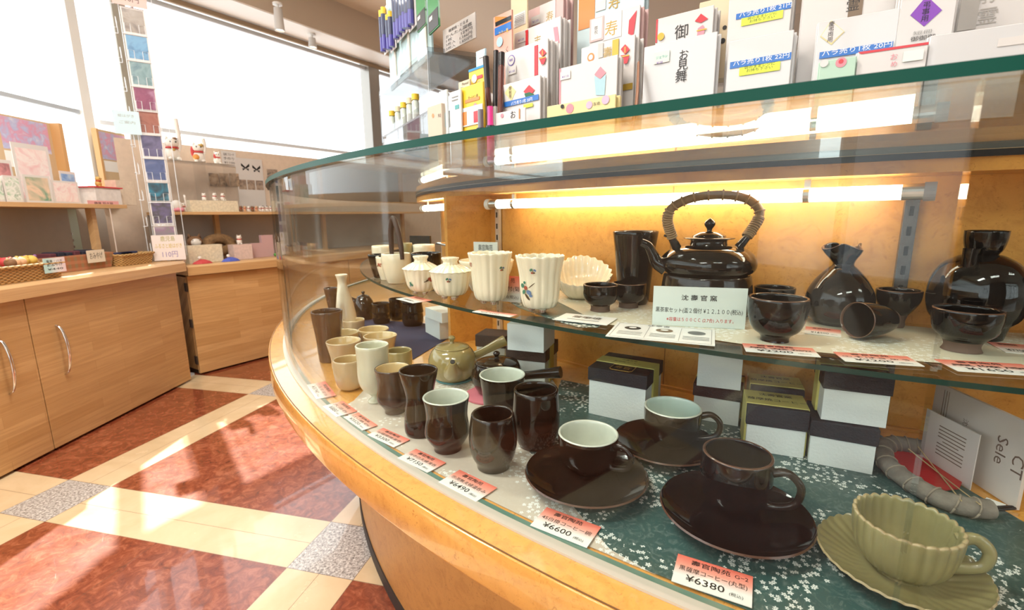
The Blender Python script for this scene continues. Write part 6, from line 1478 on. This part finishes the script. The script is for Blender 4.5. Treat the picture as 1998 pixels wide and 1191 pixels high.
SKY = M('sky_blue_plastic', (.40, .62, .70), .3, coat=.5); CLR = M('clear_pack_white', (.68, .72, .72), .2, coat=.6)
pack('clear pack with a pale blue pen next to the beige carton', 858, 178, 873, 176, 1.842, CLR, [('rect', 862, 205, 867, 212, TEALP), ('rect', 863, 222, 870, 250, SKY)])
pack('clear pack with teal lettering beside the yellow pack', 878, 180, 900, 176, 1.838, CLR, [('rect', 888, 206, 896, 214, TEALP), ('rect', 882, 190, 894, 192, MATS['print_grey']), ('rect', 882, 196, 894, 198, MATS['print_grey'])])
pack('bright yellow pen pack with black print over red refills', 900, 168, 944, 164, 1.832, YELLOW, [('text', '\u30dc\u30fc\u30eb\u30da\u30f3\u5c02', 923, 190, 8, INK, 30), ('rect', 908, 202, 936, 196, ORG), ('disc', 928, 208, 6, PINKR), ('rect', 898, 250, 945, 214, CLR), ('rect', 904, 246, 912, 220, ORG), ('rect', 926, 240, 934, 218, RB)])
pack('small white and black pack with a round-cornered label behind the yellow pack', 896, 160, 918, 156, 1.815, CREAMP, [('text', 'Pentel', 908, 163, 7, INK, 20), ('text', 'BP', 902, 174, 8, INK)])
pack('pack with a blue wavy top and yellow body behind the yellow pack', 916, 134, 946, 129, 1.805, YELLOW, [('rect', 914, 142, 948, 128, M('wave_blue', (.02, .25, .50), .4)), ('rect', 922, 158, 942, 152, RB), ('disc', 926, 154, 8, WCARD), ('text', '\u3071\u3063', 936, 160, 6, BLUE)])
pack('tall pale blue pack of slim pens behind the brush pens', 930, 100, 948, 96, 1.775, SKY, [('rect', 934, 108, 946, 130, WCARD), ('rect', 936, 114, 944, 115, INK)])
pack('tall pack with an orange top, black title and pink body', 964, 20, 1000, 34, 1.752, M('salmon_pack', (.72, .36, .28), .35, coat=.4), [('poly', [(966, 18), (1000, 32), (1000, 52), (966, 46)], ORG), ('rect', 967, 44, 999, 52, BLKP), ('rect', 966, 56, 1000, 70, BLUE), ('text', '\u30ab\u30e9\u30fc\u7b46', 983, 63, 8, YELLOW, 28), ('disc', 976, 82, 9, SKY), ('text', '\u304f\n\u308c\n\u7af9', 991, 110, 12, INK)], zb=stepz(1.752))
pack('kraft-topped pack with small print behind the pink body pack', 998, -4, 1030, -12, 1.715, CREAMP, [('rect', 1003, 30, 1026, 56, WCARD)]+[('rect', 1005, 33+3*i, 1024, 34+3*i, MATS['print_grey']) for i in range(7)], zb=stepz(1.715))


def brush_pen(label, p0, p1, R0, R1, cap=.38, col=BRWN, rad=.0048):
    a = np.array([*ringhit(*p0, R0), G0+.001]); b2 = ringhit(*p1, R1); b = np.array([*b2, Zat(*p1, *b2)]); a2 = a+(a-b)*0
    r = empty('brush_pen', a, 0, label, 'pen'); d = b-a
    tube('barrel', [d*.0+np.array([0, 0, .002]), d*(1-cap)], [rad*.8, rad], col, r, n=14, sub=1); tube('cap', [d*(1-cap), d], [rad*1.05, rad*1.1], BLKP, r, n=14, sub=1)


brush_pen('dark brown brush pen with a black cap leaning beside the blue pack', (958, 214), (948, 112), 1.828, 1.80, .3)
brush_pen('dark brown brush pen leaning against the pink body pack', (974, 224), (979, 104), 1.828, 1.79, .12)
brush_pen('black and white brush pen standing in front of the tall pink body pack', (963, 222), (968, 100), 1.822, 1.785, .5, M('pen_white', (.65, .62, .58), .3), .004)
for px, yt, col, lab in ((938, 214, M('clear_black_pen', (.16, .16, .17), .3, coat=.4), 'small clear and black refill pack at the glass edge'), (957, 208, M('hot_pink', (.80, .02, .25), .3, coat=.5), 'hot pink highlighter pen at the glass edge')):
    P = ringhit(px, 240, 1.848); P2 = ringhit(px, yt, 1.848); r = empty('highlighter', (*P, G0), 0, lab, 'pen'); h_ = Zat(px, yt, *P)-G0
    V, F, mi = lathev([(0, 0, 0), (.006, 0, 0), (.0065, h_*.55, 0), (.0045, h_*.7, 0), (.0045, h_, 0), (0, h_, 0)], 14); o = mk('barrel', V, F, col, r, smooth=True); autosmooth(o)
    V, F, mi = lathev([(0, h_*.62, 0), (.0072, h_*.62, 0), (.0072, h_*.66, 0), (0, h_*.66, 0)], 14); o = mk('cap', V, F, BLKP, r, smooth=True); autosmooth(o)
# a few more small goods by the postcard stand
P = on2(349, 412, .19, S2); r = empty('flower_ornament', P, RZ2, 'pink paper flower ornament at the postcard stand end of the figurine shelf', 'ornament')
V, F = ell((0, 0, .014), (.012, .012, .014), 10); mk('bud', V, F, YELP, r, smooth=True)
for i in range(6):
    a = 2*PI*i/6; V, F = ell((.018*math.cos(a), .018*math.sin(a), .012), (.014, .014, .012), 10); mk('petal', V, F, PINKR, r, smooth=True)
